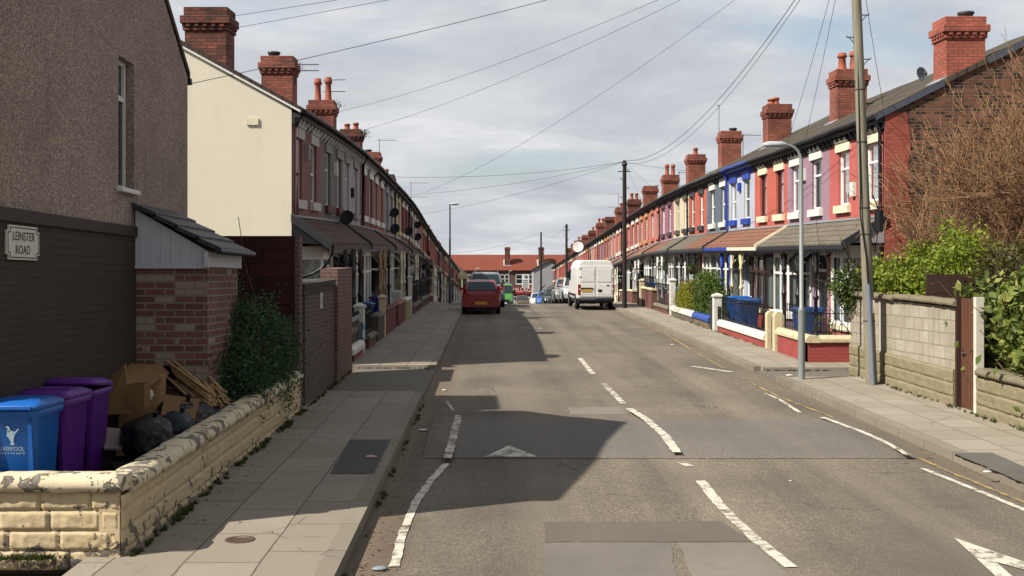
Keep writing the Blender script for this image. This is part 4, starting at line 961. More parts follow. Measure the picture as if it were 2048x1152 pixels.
obj('cloth_rag',mb,M('pale_blue_cloth','#6fa3c0',.9,.1),loc=zf(XGL,27.3,.4),label='pale blue rag hanging by the white gate post',cat='cloth')
garden_wall(-1,XGL,28.6,30.3,.35,DRB,STONE,'low dark brick wall past the white post',ch=.12,rail=.7)
garden_wall(-1,XGL,30.9,32.6,.8,BRICK('brown_garden_brick','#5e4a38','#4e3d30','#5d554b'),STONE,'chest high brown brick wall in the left shade',ch=.08)
post(XGL-.1,33.1,1.25,.2,CRP,'pale slim post between brown and red walls')
garden_wall(-1,XGL,33.4,36.8,.86,P_('maroon_garden_wall','#6a2724'),DRB,'maroon painted garden wall on the left',ch=.06)
garden_wall(-1,XGL,37.6,40.3,.84,P_('maroon_garden_wall','#6a2724'),M('faded_red_coping','#8b4a40',.7,.1),'second maroon garden wall with faded coping',ch=.06)
garden_wall(-1,XGL,41.2,43.6,.8,render_wall('buff_garden_render','#9c8f6d'),WHP,'buff rendered garden wall with white coping',ch=.1)
garden_wall(-1,XGL,45.2,50.0,.35,DRB,STONE,'low wall with long dark railings beyond the buff wall',rail=.9)
post(XGL-.1,44.6,1.6,.16,WHP,'thin white post by the dark railings')
garden_wall(-1,XGL,50.8,56.5,.4,DRB,STONE,'low far wall with dark railings near the street lamp',rail=.9)

# ================================================================ wheelie bins
def rrect(w,d,r,z,dy=0):
    P=[]
    for cx,cy,a0 in ((w/2-r,d/2-r,0),(-w/2+r,d/2-r,90),(-w/2+r,-d/2+r,180),(w/2-r,-d/2+r,270)):
        for k in range(4): a=math.radians(a0+30*k); P.append((cx+r*math.cos(a),cy+r*math.sin(a)+dy,z))
    return P
def wheelie(loc,rz,body,label,group,emblem=False,open_=0):
    t=thing('wheelie_bin',label,'bin',(0,0,0),group); mb=MB()
    mb.loft([rrect(.44,.5,.05,.04,.03),rrect(.47,.56,.05,.3,.02),rrect(.55,.68,.06,.93),rrect(.56,.7,.06,.94)],True,True)
    mb.loft([rrect(.6,.74,.06,.93),rrect(.61,.75,.06,.95),rrect(.61,.75,.06,.985),rrect(.58,.72,.06,.99)],True,True)
    mb.loft([[(-.19,-.35,.25),(.19,-.35,.25),(.2,-.36,.3),(-.2,-.36,.3)],[(-.17,-.30,.5),(.17,-.30,.5),(.17,-.32,.52),(-.17,-.32,.52)]]) if 0 else None
    for x in (-.2,.2): mb.loft([[(x-.03,-.27,.1),(x+.03,-.27,.1),(x+.03,-.2,.1),(x-.03,-.2,.1)],[(x-.02,-.352,.9),(x+.02,-.352,.9),(x+.02,-.3,.9),(x-.02,-.3,.9)]])
    obj('body',mb,body,t)
    mb=MB(); q=open_
    L=[rrect(.62,.76,.06,.992),rrect(.63,.78,.07,1.01,-.01),rrect(.62,.76,.07,1.03),rrect(.5,.6,.12,1.062,.02),rrect(.4,.46,.1,1.068,.02)]
    if q:
        c,s_=math.cos(q),math.sin(q); L=[[(x,.38+(y-.38)*c,z+(.38-y)*s_) for x,y,z in r] for r in L]
    mb.loft(L,True,True)
    mb.box(-.24,.24,-.425,-.36,1.0,1.022) if not q else None
    mb.box(-.25,.25,-.2,-.17,1.058,1.075) if not q else None
    obj('lid',mb,body,t)
    mb=MB(); mb.tube([(-.24,.33,.97),(-.24,.45,1.0),(.24,.45,1.0),(.24,.33,.97)],.017,6); obj('handle',mb,body,t)
    for x in (-.27,.27): mb=MB(); mb.lathe((x-.03,.28,.1),[(.1,0),(.1,.06)],14,axis=Matrix.Rotation(PI/2,3,'Y')); obj('wheel',mb,M('tyre_rubber','#141414',.8,.1),t)
    if emblem:
        EM=M('bin_print','#9db4c8',.6,.05,bump=0)
        fy=lambda x,z:(x,-.354-(z-.93)*-.175*0-(.93-z)*-.19+.0,z)
        def F(x,z): return (x,-.345+(.93-z)*.18-.012,z)
        mb=MB()
        for P in (((-.01,.69),(.03,.69),(.03,.71),(-.01,.71)),((.0,.71),(.02,.71),(.035,.77),(-.03,.76)),((-.045,.76),(.045,.77),(.03,.81),(-.035,.82)),((.03,.77),(.09,.83),(.075,.83),(.02,.79)),((-.03,.80),(.0,.80),(-.01,.845),(-.03,.84)),((-.05,.84),(-.01,.835),(-.012,.85),(-.035,.855))): mb.poly(*[F(x,z) for x,z in P])
        obj('emblem',mb,EM,t)
        mb=MB(); text_mesh('LIVERPOOL',.052,lambda x,y:F(x,.655+y),mb); text_mesh('CITY COUNCIL',.042,lambda x,y:F(x,.61+y),mb); mb.poly(F(-.16,.565),F(.16,.565),F(.16,.569),F(-.16,.569))
        obj('lettering',mb,EM,t)
    t.location=loc; t.rotation_euler=(0,0,rz); t.scale=(.82,.78,1) if loc[0]<-3.95 else (.86,1,1); return t
BB=M('blue_bin_plastic','#1458a4',.42,.2,3,bump=.1,dirt=.22); PB=M('purple_bin_plastic','#54207a',.45,.25,3,bump=.1,dirt=.25); DB=M('dark_blue_bin_plastic','#34558c',.42,.12,3,bump=.05,dirt=.12); NB=M('navy_bin_plastic','#1a2a6a',.42,.12,3,dirt=.12)
gy=lambda y:g(y)+.275
wheelie((-4.07,9.6,gy(9.6)),0,BB,'bright blue wheelie bin with printed emblem, nearest in the yard','bins in the yard',True)
wheelie((-4.07,10.27,gy(10.3)),math.radians(-2),PB,'purple wheelie bin directly behind the blue bin','bins in the yard')
wheelie((-4.08,10.93,gy(10.9)),math.radians(2),PB,'second purple wheelie bin with raised lid, beside the cardboard','bins in the yard',open_=.07)
gr=lambda y:g(y)+.13
wheelie((8.35,28.9,gr(28.9)),-PI/2,DB,'blue wheelie bin behind the corner railings','bins in the right gardens',open_=-0.0)
wheelie((8.0,34.3,gr(34.3)),-PI/2+.1,DB,'blue wheelie bin behind the white-coped wall by the cream porch posts','bins in the right gardens')
wheelie((8.2,36.3,gr(36.3)),-PI/2,BB,'blue wheelie bin by the white gate post near the hedge','bins in the right gardens')
wheelie((8.1,46.3,gr(46.3)),-PI/2,DB,'blue wheelie bin behind the railings past the hedge','bins in the right gardens')
wheelie((8.0,55.6,gr(55)),-PI/2,BB,'bright blue bin beside the arched gate','bins in the right gardens')
for k,(y,m,l,o) in enumerate(((26.3,BB,'blue wheelie bin behind the black ornamental railing',0),(29.5,BB,'bright blue wheelie bin past the white post on the left',0),(31.9,DB,'faded blue wheelie bin behind the brown garden wall',0),(34.2,NB,'navy bin behind the nearer maroon wall',.15),(36.2,PB,'dull purple bin behind the nearer maroon wall',0),(42.0,M('white_bag','#b9bab8',.6,.1),'pale bin with bags behind the buff wall',0))):
    wheelie((XGL-.62,y,gr(y)),PI/2,m,l,'bins in the left gardens',open_=o)

# ================================================================ rubbish in the yard
def blob(mb,c,rx,ry,rz,seed,amp=.22,sub=3,rot=0):
    bm=bmesh.new(); bmesh.ops.create_icosphere(bm,subdivisions=sub,radius=1)
    vs=[]; M3=Matrix.Rotation(rot,3,'Z')
    for v in bm.verts:
        p=v.co; k=1+amp*(noise.noise(p*1.6+Vector((seed,0,0)))+.55*noise.noise(p*4.5+Vector((0,seed,0)))+.3*abs(noise.noise(p*9+Vector((seed,seed,0)))))
        q=M3@Vector((p.x*rx*k,p.y*ry*k,p.z*rz*k)); vs.append((c[0]+q.x,c[1]+q.y,c[2]+q.z))
    mb.smooth=True; mb.add(vs,[[w.index for w in f_.verts] for f_ in bm.faces]); mb.smooth=False; bm.free()
def bagmat(name,h):
    n=NT(name); p=n.objco(); a=n.math('ABSOLUTE',n.math('SUBTRACT',n.noise(p,7,5,.55,1.5),.5)); b=n.math('ABSOLUTE',n.math('SUBTRACT',n.noise(p,19,4,.6,1.0),.5))
    return n.pbr(n.mix(n.noise(p,5,3),mul(srgb(h),.5),mul(srgb(h),1.1)),.3,n.bump(n.math('ADD',n.math('MULTIPLY',a,2.0),b),.7,.035),0,.22)
BAG=bagmat('black_bin_bag','#0b0b0d'); GBAG=bagmat('grey_bin_bag','#2a303b')
def bag(c,r,seed,label,mat=BAG,rot=0):
    mb=MB(); blob(mb,c,*r,seed,.2,4,rot); mb.tube([(c[0]+.3*r[0],c[1],c[2]+r[2]*.8),(c[0]+.4*r[0],c[1]-.05,c[2]+r[2]*1.2)],[.02,.03],6)
    obj('rubbish_bag',mb,mat,loc=(c[0],c[1],c[2]-r[2]),label=label,cat='rubbish bag',group='bags in the yard')
bag((-3.5,11.2,1.0),(.28,.4,.22),3,'black bin bag slumped right beside the purple bins',rot=.3)
bag((-3.5,12.4,.99),(.30,.42,.27),9,'large black bin bag below the timber laths')
bag((-3.42,12.0,.98),(.2,.26,.2),14,'dark grey bin bag nearest the peeling wall',GBAG)
bag((-3.5,12.75,1.0),(.28,.34,.2),21,'small black bag behind the cardboard carton')
bag((-3.45,13.3,.85),(.22,.4,.2),33,'flat black bag at the foot of the laths')
CARD=M('cardboard','#8f6f49',.85,.14,3,bump=.15,dirt=.15); CARD2=M('brown_cardboard','#735536',.85,.14,3,bump=.15,dirt=.2)
def board(name,pts,th,mat,label,cat,grp):
    a=[Vector(p) for p in pts]; nrm=(a[1]-a[0]).cross(a[2]-a[0]).normalized()*th
    mb=MB(); mb.loft([a,[p+nrm for p in a]]); 
    return obj(name,mb,mat,loc=tuple(min(a,key=lambda p:p.z)),label=label,cat=cat,group=grp)
G_='cardboard in the yard'
def at(px,py,Y): return ((px-980)*Y/2200,Y,CAMZ+(560-py)*Y/2200)
board('cardboard_sheet',[at(211,830,11.9),at(262,828,11.75),at(252,728,12.1),at(212,765,12.2)],.012,CARD,'upright torn cardboard sheet behind the black bag','cardboard',G_)
board('cardboard_sheet',[(-4.2,12.35,.62),(-3.72,12.5,.62),(-3.78,12.85,1.5),(-4.24,12.7,1.55)],.012,CARD,'large flattened cardboard sheet leaning on the brown wall','cardboard',G_)
board('cardboard_sheet',[(-3.55,11.85,1.14),(-3.22,12.0,1.08),(-3.3,12.5,1.24),(-3.66,12.4,1.3)],.012,CARD2,'crumpled cardboard sheet lying flat over the black bags','cardboard',G_)
# long carton lying across the heap
mb=MB(); A=Vector(at(206,772,12.15)); B=Vector(at(254,772,11.95)); C_=Vector(at(322,729,13.1)); D_=Vector(at(262,727,13.2)); dn=Vector((0,.05,-.17))
mb.loft([[A,B,C_,D_],[A+dn,B+dn,C_+dn,D_+dn]])
c=obj('cardboard_carton',mb,CARD,loc=tuple(A+dn),label='long flat cardboard carton lying across the rubbish heap',cat='carton',group=G_)
mb=MB(); mb.loft([[B+Vector((0,-.005,0)),B+Vector((.12,-.06,-.08)),C_+Vector((.1,0,-.1)),C_],[B+Vector((0,-.01,-.008)),B+Vector((.12,-.065,-.09)),C_+Vector((.1,0,-.11)),C_+Vector((0,0,-.01))]]); obj('flap',mb,CARD2,c)
# small open box
mb=MB(); bx=at(255,810,11.75)
for (x0,x1,y0,y1) in ((0,.18,0,.01),(0,.18,.2,.21),(0,.01,.01,.2),(.17,.18,.01,.2)): mb.box(bx[0]+x0,bx[0]+x1,bx[1]+y0,bx[1]+y1,bx[2]-.02,bx[2]+.22)
mb.box(bx[0],bx[0]+.18,bx[1],bx[1]+.21,bx[2]-.03,bx[2]-.02); obj('cardboard_box',mb,CARD2,loc=bx,label='small open brown cardboard box in front of the carton',cat='box',group=G_)
mb=MB(); bx=at(318,760,13.4)
mb.box(bx[0],bx[0]+.2,bx[1],bx[1]+.2,bx[2]-.05,bx[2]+.17); mb.box(bx[0]-.005,bx[0]+.205,bx[1]-.004,bx[1]+.204,bx[2]+.17,bx[2]+.18); obj('cardboard_box',mb,CARD2,loc=bx,label='dark brown cardboard box standing before the brick outbuilding',cat='box',group=G_)
board('white_panel',[at(208,900,11.0),at(268,900,10.9),at(300,868,11.4),at(215,858,11.5)],.02,M('pinkish_board','#8d7b7b',.6,.1,dirt=.2),'pale pinkish board leaning below the black bag','board','boards in the yard')
mb=MB(); blob(mb,at(292,790,12.1),.07,.1,.08,5,.3,2); obj('crumpled_paper',mb,M('crumpled_paper','#b3aa96',.9,.1),loc=at(292,798,12.1),label='crumpled pale paper lying between box and bags',cat='litter')
mb=MB(); a_=at(207,840,11.9); mb.box(a_[0]-.04,a_[0]+.01,a_[1],a_[1]+.02,a_[2]-.1,a_[2]+.42); obj('white_panel',mb,M('white_board','#a9abb0',.5,.06),loc=a_,label='narrow white board wedged beside the purple bin',cat='board',group='boards in the yard')
mb=MB()
LATH=timber('timber_lath','#a3845c',0,.4)
for i in range(110):
    s=R.random(); z=.5+.3*R.random()*(1-.5*s)+.34*(1-abs(s-.35)); x0=-3.9+R.uniform(-.06,.06); y0=13.0+s*1.5
    a=Vector((x0+.05*s,y0+.25+R.uniform(-.06,.06),g(y0)+z+.28+R.uniform(-.04,.05))); b=Vector((-3.32+R.uniform(-.09,.05),y0-.18+R.uniform(-.08,.08),g(y0)+z-.02-.12*s)); d=(b-a).normalized(); e=Vector((-d.y,d.x,0)).normalized()*.017; up=Vector((0,0,.007))
    mb.loft([[p-e-up,p+e-up,p+e+up,p-e+up] for p in (a,b)])
obj('timber_laths',mb,LATH,loc=(-3.65,13.7,g(13.7)+.3),label='heap of thin pale wooden laths beside the dark bush',cat='timber')

# ================================================================ plants
DARKL=LEAF('dark_bush_leaf','#2a4328','#3d5c38','#567148',.3)
shrub('bush','dark green feathery bush at the end of the yard wall','bush',(-3.3,15.3,gy(15)),[(-3.3,14.5,1.25,.36,.55,.6),(-3.32,15.3,1.5,.42,.6,.85),(-3.25,16.2,1.3,.4,.7,.75),(-3.75,15.7,1.75,.4,.4,.6),(-3.42,14.9,2.05,.26,.4,.35),(-3.15,14.3,1.75,.14,.2,.4),(-3.2,15.9,2.1,.14,.2,.42),(-3.6,15.2,2.4,.13,.2,.3),(-3.1,16.8,1.8,.15,.2,.35),(-3.55,13.6,1.5,.13,.2,.3),(-3.62,13.95,1.25,.26,.4,.5)],30000,.052,DARKL,8,clump=16,cs=.085,shell=.35)
GL=LEAF('yellow_green_leaf','#687a22','#8b9a30','#a0a648',.35); ML=LEAF('mid_green_leaf','#2f4219','#44591f','#66712d',.3); IV=LEAF('ivy_leaf','#3c4d20','#6d7c34','#9a9a50',.25); OL=LEAF('olive_leaf','#3f4320','#57552a','#6f6434',.3)
shrub('hedge','bright yellow-green hedge growing above the block wall','hedge',(8.6,22.0,g(22)+.2),[(8.2,22.3,2.6,.5,.9,.5),(8.8,21.8,2.75,.55,.9,.65),(8.15,21.2,2.55,.5,.8,.5),(9.0,20.8,2.8,.6,.8,.8),(7.95,23.0,2.6,.35,.5,.45),(8.95,21.6,3.45,.18,.22,.5),(8.5,22,3.05,.16,.2,.4)],15000,.085,GL,8,clump=14,cs=.09,shell=.35)
shrub('shrub','dark leafy shrub hanging over the block wall beside the pole','shrub',(8.0,23.0,g(23)+.2),[(7.55,23.0,2.5,.42,.4,.38),(7.75,22.6,2.3,.35,.4,.3),(7.5,22.9,2.15,.22,.22,.22)],3600,.075,ML,4,clump=12,cs=.07)
shrub('shrub','olive shrub between the hedge and the bare tree','shrub',(9.5,19.8,g(20)+.2),[(9.2,19.6,2.75,.55,.7,.6),(9.8,19.0,2.6,.6,.7,.8),(8.9,19.3,2.3,.5,.6,.6),(9.3,18.2,2.9,.5,.6,.5)],10000,.085,OL,6,clump=13,cs=.09,shell=.35)
shrub('ivy_bush','large leaved ivy bush spilling over the low wall by the gate','bush',(8.3,16.2,g(16)+.2),[(8.15,16.6,1.9,.42,.7,.85),(8.0,15.8,1.75,.42,.9,.75),(8.35,15.2,2.1,.5,.9,1.0),(8.5,16.6,2.3,.45,.7,.5),(8.1,18.3,2.1,.3,.5,.45),(8.05,17.5,1.7,.32,.5,.7)],6500,.17,IV,8,clump=11,cs=.13,shell=.4)
shrub('shrub','small bright green shrub on the low wall at the right edge','shrub',(8.0,14.3,g(14)+.2),[(7.85,14.35,1.25,.3,.4,.3)],1800,.07,LEAF('fresh_leaf','#35561c','#4b7026','#5c7f2f',.3),4,clump=12,cs=.06)
# hedge on the right row
shrub('hedge','rounded clipped green hedge above the blue and white coping','hedge',(7.75,39.6,g(40)+.1),[(7.72,38.2,2.1,.42,1.0,.85),(7.72,39.6,2.15,.42,1.1,.85),(7.75,37.2,1.75,.36,.6,.6),(7.72,38.9,1.6,.42,1.5,.6)],24000,.07,LEAF('clipped_leaf','#3c5320','#587229','#6c7d33',.3),5,clump=16,cs=.06,shell=.3)
shrub('hedge','lower yellow privet hedge beyond the rounded green one','hedge',(7.7,42.4,g(42)+.1),[(7.62,41.4,1.95,.4,.9,.65),(7.62,42.7,1.9,.4,.9,.65),(7.62,42,1.5,.4,1.3,.5)],13000,.07,LEAF('privet_leaf','#77771c','#93902a','#8b8c2c',.35),4,clump=16,cs=.07,shell=.4)
shrub('shrub','twiggy grey shrub behind the right corner railings','shrub',(8.1,26.2,g(26)+.1),[(8.0,26.2,1.35,.3,.5,.4)],500,.06,OL,8,clump=9,cs=.08)
# bare brown tree
t=thing('tree','bare brown branched tree with sparse reddish leaves behind the wall','tree',(11.5,23.4,g(23)+.2))
mb=MB(); tips=[]
for (dx,dy,L,r) in ((-.42,.0,1.9,.055),(-.75,-.15,1.7,.045),(-.15,.2,2.1,.06),(.25,-.1,2.0,.06),(-.55,.35,1.75,.045),(.5,.2,1.9,.05),(-.95,.1,1.5,.04),(.05,-.35,1.9,.05),(-.3,-.3,2.0,.05)):
    o=Vector((11.5+dx*.3,23.4+dy*.6,g(23)+.2)); branch(mb,o,(dx*.75,dy*.7,1.0),L*1.32,r*1.1,4,tips,.2,(4,6))
obj('trunk',mb,M('grey_brown_bark','#8c6c4f',.85,.3,8),t)
mb=MB()
for p in tips:
    if R.random()<.22: leaf(mb,p+Vector((R.gauss(0,.03),R.gauss(0,.03),R.gauss(0,.03))),.075,0)
obj('leaves',mb,LEAF('russet_leaf','#7d4f2c','#9c6a3c','#85703a',.3),t)
# weeds along the walls
GRASS=LEAF('weed_grass','#2e3d16','#43521f','#5d6330',.3)
mb=MB()
def tuft(x,y,z,s,n):
    for _ in range(n):
        a=R.uniform(0,2*PI); r=R.uniform(0,s*.6); h=s*R.uniform(.5,1.4); p=Vector((x+math.cos(a)*r,y+math.sin(a)*r,z)); q=p+Vector((R.gauss(0,.5)*s,R.gauss(0,.5)*s,h)); w=Vector((R.gauss(0,1),R.gauss(0,1),0)).normalized()*.006
        mb.add([p-w,p+w,q],[[0,1,2]])
for i in range(150):
    y=R.uniform(9.0,17.4); k=noise.noise(Vector((y*1.3,0,5)));
    if k>-.15: tuft(-2.96+R.uniform(-.02,.06)+max(0,k)*.05,y,g(y)+PH,.035+.06*max(0,k),22)
for i in range(70):
    y=R.uniform(17.8,23.5); tuft(-2.95+R.uniform(-.03,.05),y,g(y)+PH,.035,16)
for i in range(90):
    y=R.uniform(7.5,19); k=noise.noise(Vector((y*.9,3,5)))
    if k>.0: tuft(-1.17+R.uniform(0,.05),y,g(y),.03+.05*k,14)
for i in range(80):
    y=R.uniform(14,22); tuft(7.5+R.uniform(-.1,.02),y,g(y)+PH,.03+.05*R.random()**3,14)
for i in range(60):
    y=R.uniform(29,44); tuft(7.2+R.uniform(-.05,.02),y,g(y)+PH,.03+.06*R.random()**2,12)
for i in range(50):
    x=R.uniform(-3.0,-1.3); tuft(x,24.5+R.uniform(-.03,.03),g(24.5)+.04,.03,10)
    x=R.uniform(6,7.4); tuft(x,24.0,g(24)+.04,.03,10)
for i in range(60):
    x=R.gauss(-3.75,.14); tuft(x,8.95+R.uniform(-.06,.03),g(9)+PH,.035*R.uniform(.5,1.4),16)
obj('weeds',mb,GRASS,kind='stuff',label='small green weeds and moss along the wall and kerb bottoms')
# leaf litter against wall & gutter
mb=MB()
for i in range(520):
    if i<260: y=8.5+R.random()**1.4*12; x=-1.16+abs(R.gauss(0,.16)); z=g(y)+.006
    elif i<400: y=R.uniform(11,24); x=5.77-abs(R.gauss(0,.2)); z=g(y)+.006
    else: y=R.uniform(9,18); x=-2.95+abs(R.gauss(0,.22)); z=g(y)+PH+.007
    a=R.uniform(0,PI); s=R.uniform(.008,.026); c,s_=math.cos(a)*s,math.sin(a)*s
    mb.add([(x-c,y-s_,z),(x+s_*.5,y-c*.5,z+.008),(x+c,y+s_,z+.004),(x-s_*.5,y+c*.5,z+.002)],[[0,1,2,3]])
obj('leaf_litter',mb,LEAF('dead_leaf','#3a2c1f','#6b5338','#8b7a5a',.1),kind='stuff',label='dry leaf bits and grit lying in the gutters')
def litter(px,py,h,size,mat,label,seed):
    x,y=ground_at(px,py,h); mb=MB(); blob(mb,(x,y,g(y)+h+size*.22),size,size*.7,size*.22,seed,.35,2); obj('litter',mb,mat,loc=(x,y,g(y)+h),label=label,cat='litter',group='litter on the street')
LW=M('litter_white','#c9c8c4',.6,.05); 
litter(845,862,0,.07,LW,'white crumpled paper in the left gutter',2); litter(741,916,PH,.075,M('litter_pink','#b48c98',.5,.1),'crushed pinkish wrapper on the dark pavement patch',4)
litter(889,781,0,.05,LW,'small white scrap in the road near the shaded crossing',6); litter(1581,962,0,.02,LW,'tiny white scrap in the middle of the right lane',8); litter(1975,945,PH,.05,LW,'white scrap beside the right kerb',9); litter(1580,752,.04,.08,LW,'white scrap at the right crossing by the kerb',10); litter(760,1140,0,.07,M('litter_blue','#7d868c',.5,.1),'flattened silvery can in the gutter at the bottom',12); litter(1345,690,0,.06,LW,'white scrap near the right kerb by the hedge',15)

# ================================================================ right block wall, gate, low wall
XW=7.55; BW=blockwall(); RST=rough_stone('rough_wall_stone','#8d8369',.35); CST=rough_stone('mossy_coping_stone','#7f7561',.5)
t=thing('block_wall','tall grey concrete block wall with stone coping beside the telegraph pole','wall',(XW,20.3,g(20)+PH))
mb=MB(); mb.box(XW,XW+.2,17.86,23.05,.72,1.72,zf); obj('block_courses',mb,BW,t)
mb=MB(); mb.box(XW-.02,XW+.22,17.87,23.04,.02,.72,zf)
stone_face(mb,lambda u,w,d:(XW-.022-d,17.87+u,g(17.87+u)+.05+w),5.15,.66,.5,.22,.03,17,.04)
obj('rough_stone_base',mb,RST,t)
mb=MB()
for a,b in ((17.8,18.7),(18.72,19.7),(19.72,20.5),(20.52,21.3),(21.32,22.1),(22.12,23.1)):
    coping(XW+.1,a,PI/2,b-a,.34,.1,g(a)+1.72+(.03 if a<20 else -.0),.0241,a*3)
obj('coping',mb,CST,t)
mb=MB(); mb.box(XW-.015,XW+.2,21.2,21.32,.3,1.715,zf); obj('cement_strip',mb,render_wall('cement','#aaa49a',.3),t)
t=thing('timber_gate','narrow brown boarded timber gate between block wall and low wall','gate',(XW,17.4,g(17.4)+PH))
mb=MB()
for i in range(5): mb.box(XW+.07,XW+.1,17.2+i*.118,17.2+i*.118+.112,.1,1.88,zf)
GT=timber('brown_gate_timber','#5a3a2a',2,.35); obj('boards',mb,GT,t)
mb=MB(); mb.box(XW+.0,XW+.12,17.79,17.855,.05,1.9,zf); obj('hinge_post',mb,timber('dark_gate_timber','#3a221c',2,.3),t)
mb=MB(); mb.box(XW-.0,XW+.12,17.08,17.18,.05,1.92,zf); obj('white_post',mb,M('post_white','#c9c4b4',.6,.08,3,dirt=.25),t)
mb=MB(); mb.tube([zf(XW+.05,17.7,1.0),zf(XW+.03,17.68,1.0),zf(XW+.03,17.58,1.02)],.012,6); obj('latch',mb,M('steel','#9a9a9a',.4,.05,metal=.8),t)
t=thing('low_wall','low rough stone wall with thick stone slabs on top at the right edge','wall',(XW,13,g(13)+PH))
mb=MB(); mb.box(XW,XW+.25,6.0,17.07,.02,.72,zf)
stone_face(mb,lambda u,w,d:(XW-.002-d,12.0+u,g(12+u)+.04+w),5.05,.66,.5,.22,.035,23,.035); obj('stone_courses',mb,RST,t)
mb=MB()
for k in range(12):
    a=6+k*.92; coping(XW+.12,a,PI/2,.9,.36,.11,g(a)+.72,.0241,k*7+2)
obj('coping',mb,CST,t)
t=thing('fence_panel','dark brown boarded fence panel rising behind the block wall','fence',(8.1,19.6,g(19.6)+.2))
mb=MB()
for i in range(12): mb.box(7.78,8.6,19.6+.006*(i%2),19.63+.006*(i%2),.25+i*.165,.25+i*.165+.16,zf)
obj('boards',mb,timber('dark_fence_timber','#3f2c25',0,.35),t)
mb=MB(); mb.box(8.6,8.68,19.58,19.66,.2,2.28,zf); obj('post',mb,timber('dark_fence_post','#3a2821',2,.35),t)

# ================================================================ poles, lamps, wires
WOOD=timber('weathered_pole','#7f7968',2,.35); DWOOD=timber('dark_pole','#2a2420',2,.4); GALV=M('galvanised_grey','#8f9491',.45,.08,4,metal=.3,dirt=.1); DGALV=M('dull_grey_steel','#4f565c',.5,.1,4)
def pole(x,y,h,r,lean,mat,label,z0,steps=True,conduit=False):
    t=thing('telegraph_pole',label,'telegraph pole',(x,y,z0)); top=(x+lean,y,z0+h)
    mb=MB(); mb.tube([(x+lean*k/8,y,z0-.1+(h+.1)*k/8) for k in range(9)],[r*(1-.22*k/8) for k in range(9)],14); obj('pole',mb,mat,t)
    if steps:
        mb=MB()
        for k in range(9):
            z=h-.4-k*.42; 
            if z<2.6: break
            xx=x+lean*z/h; s=-1 if k%2 else 1; a=r*(1-.22*z/h)
            mb.tube([(xx+s*a*.8,y-.02,z0+z),(xx+s*(a+.13),y-.02,z0+z),(xx+s*(a+.13),y-.02,z0+z+.03)],.011,5); mb.tube([(xx+s*a*.8,y-.02,z0+z-.12),(xx+s*(a+.09),y-.02,z0+z)],.008,5)
        obj('step',mb,M('rusty_steel','#3b312b',.7,.2),t)
        mb=MB(); mb.lathe((top[0],top[1],top[2]-.25),[(r*.8,0),(r*1.15,.02),(r*1.15,.14),(r*.8,.16)],10); mb.tube([(top[0]-.3,y,top[2]-.5),(top[0]+.3,y,top[2]-.5)],.025,6); obj('cable_ring',mb,DGREY,t)
    if conduit:
        mb=MB(); mb.tube([(x-.02,y-r-.035,z0),(x-.02+lean*.24,y-r-.015,z0+1.9)],.045,8); obj('cable_guard',mb,M('guard_grey','#6e7684',.45,.06,4),t)
        mb=MB(); mb.tube([(x-.02+lean*.24,y-r-.01,z0+1.9),(x-.03+lean*.3,y-r,z0+2.4),(x-.1+lean*.4,y-r+.02,z0+3.2),(x-.06+lean*.5,y-r+.02,z0+3.6),(x+lean*.8,y-r+.04,z0+6.5),(x+lean,y-r+.06,z0+h-.3)],.014,5); obj('cable',mb,BLACK,t)
        mb=MB(); mb.box(x-.06,x-.0,y-r-.03,y-r+.02,z0+1.35,z0+1.6); obj('notice',mb,WHITE,t)
        mb=MB(); mb.tube([(x+.12,y-.05,z0+2.9),(x+.12,y-.05,z0+3.3)],[.075,.085],10); mb.tube([(x+.12,y-.05,z0+3.3),(x-.02,y-.1,z0+3.6)],.012,5); mb.tube([(x+.1,y-.05,z0+2.9),(x+.02,y-.12,z0+2.5),(x-.06,y-.1,z0+2.8)],.012,5); obj('joint_box',mb,BLACK,t)
        for z in (1.2,2.85,3.35,4.6,5.6): mb=MB(); mb.tube([(x+lean*z/h,y,z0+z-.012),(x+lean*z/h,y,z0+z+.012)],r*(1-.22*z/h)+.006,14); obj('band',mb,DGREY,t)
    return Vector(top)
p1=pole(7.27,20.95,9.1,.108,-.36,WOOD,'weathered wooden telegraph pole with grey cable guard beside the block wall',g(20.95)+PH,conduit=True)
p2=pole(6.15,50.3,6.75,.11,0,DWOOD,'dark telegraph pole behind the white van',g(50.3)+PH)
p3=pole(6.12,88,6.6,.11,0,DWOOD,'second dark telegraph pole, further down the right pavement',g(88)+PH)
p4=pole(5.85,126,8.6,.12,0,DWOOD,'farthest telegraph pole in front of the grey gable',g(126)+PH,steps=False)
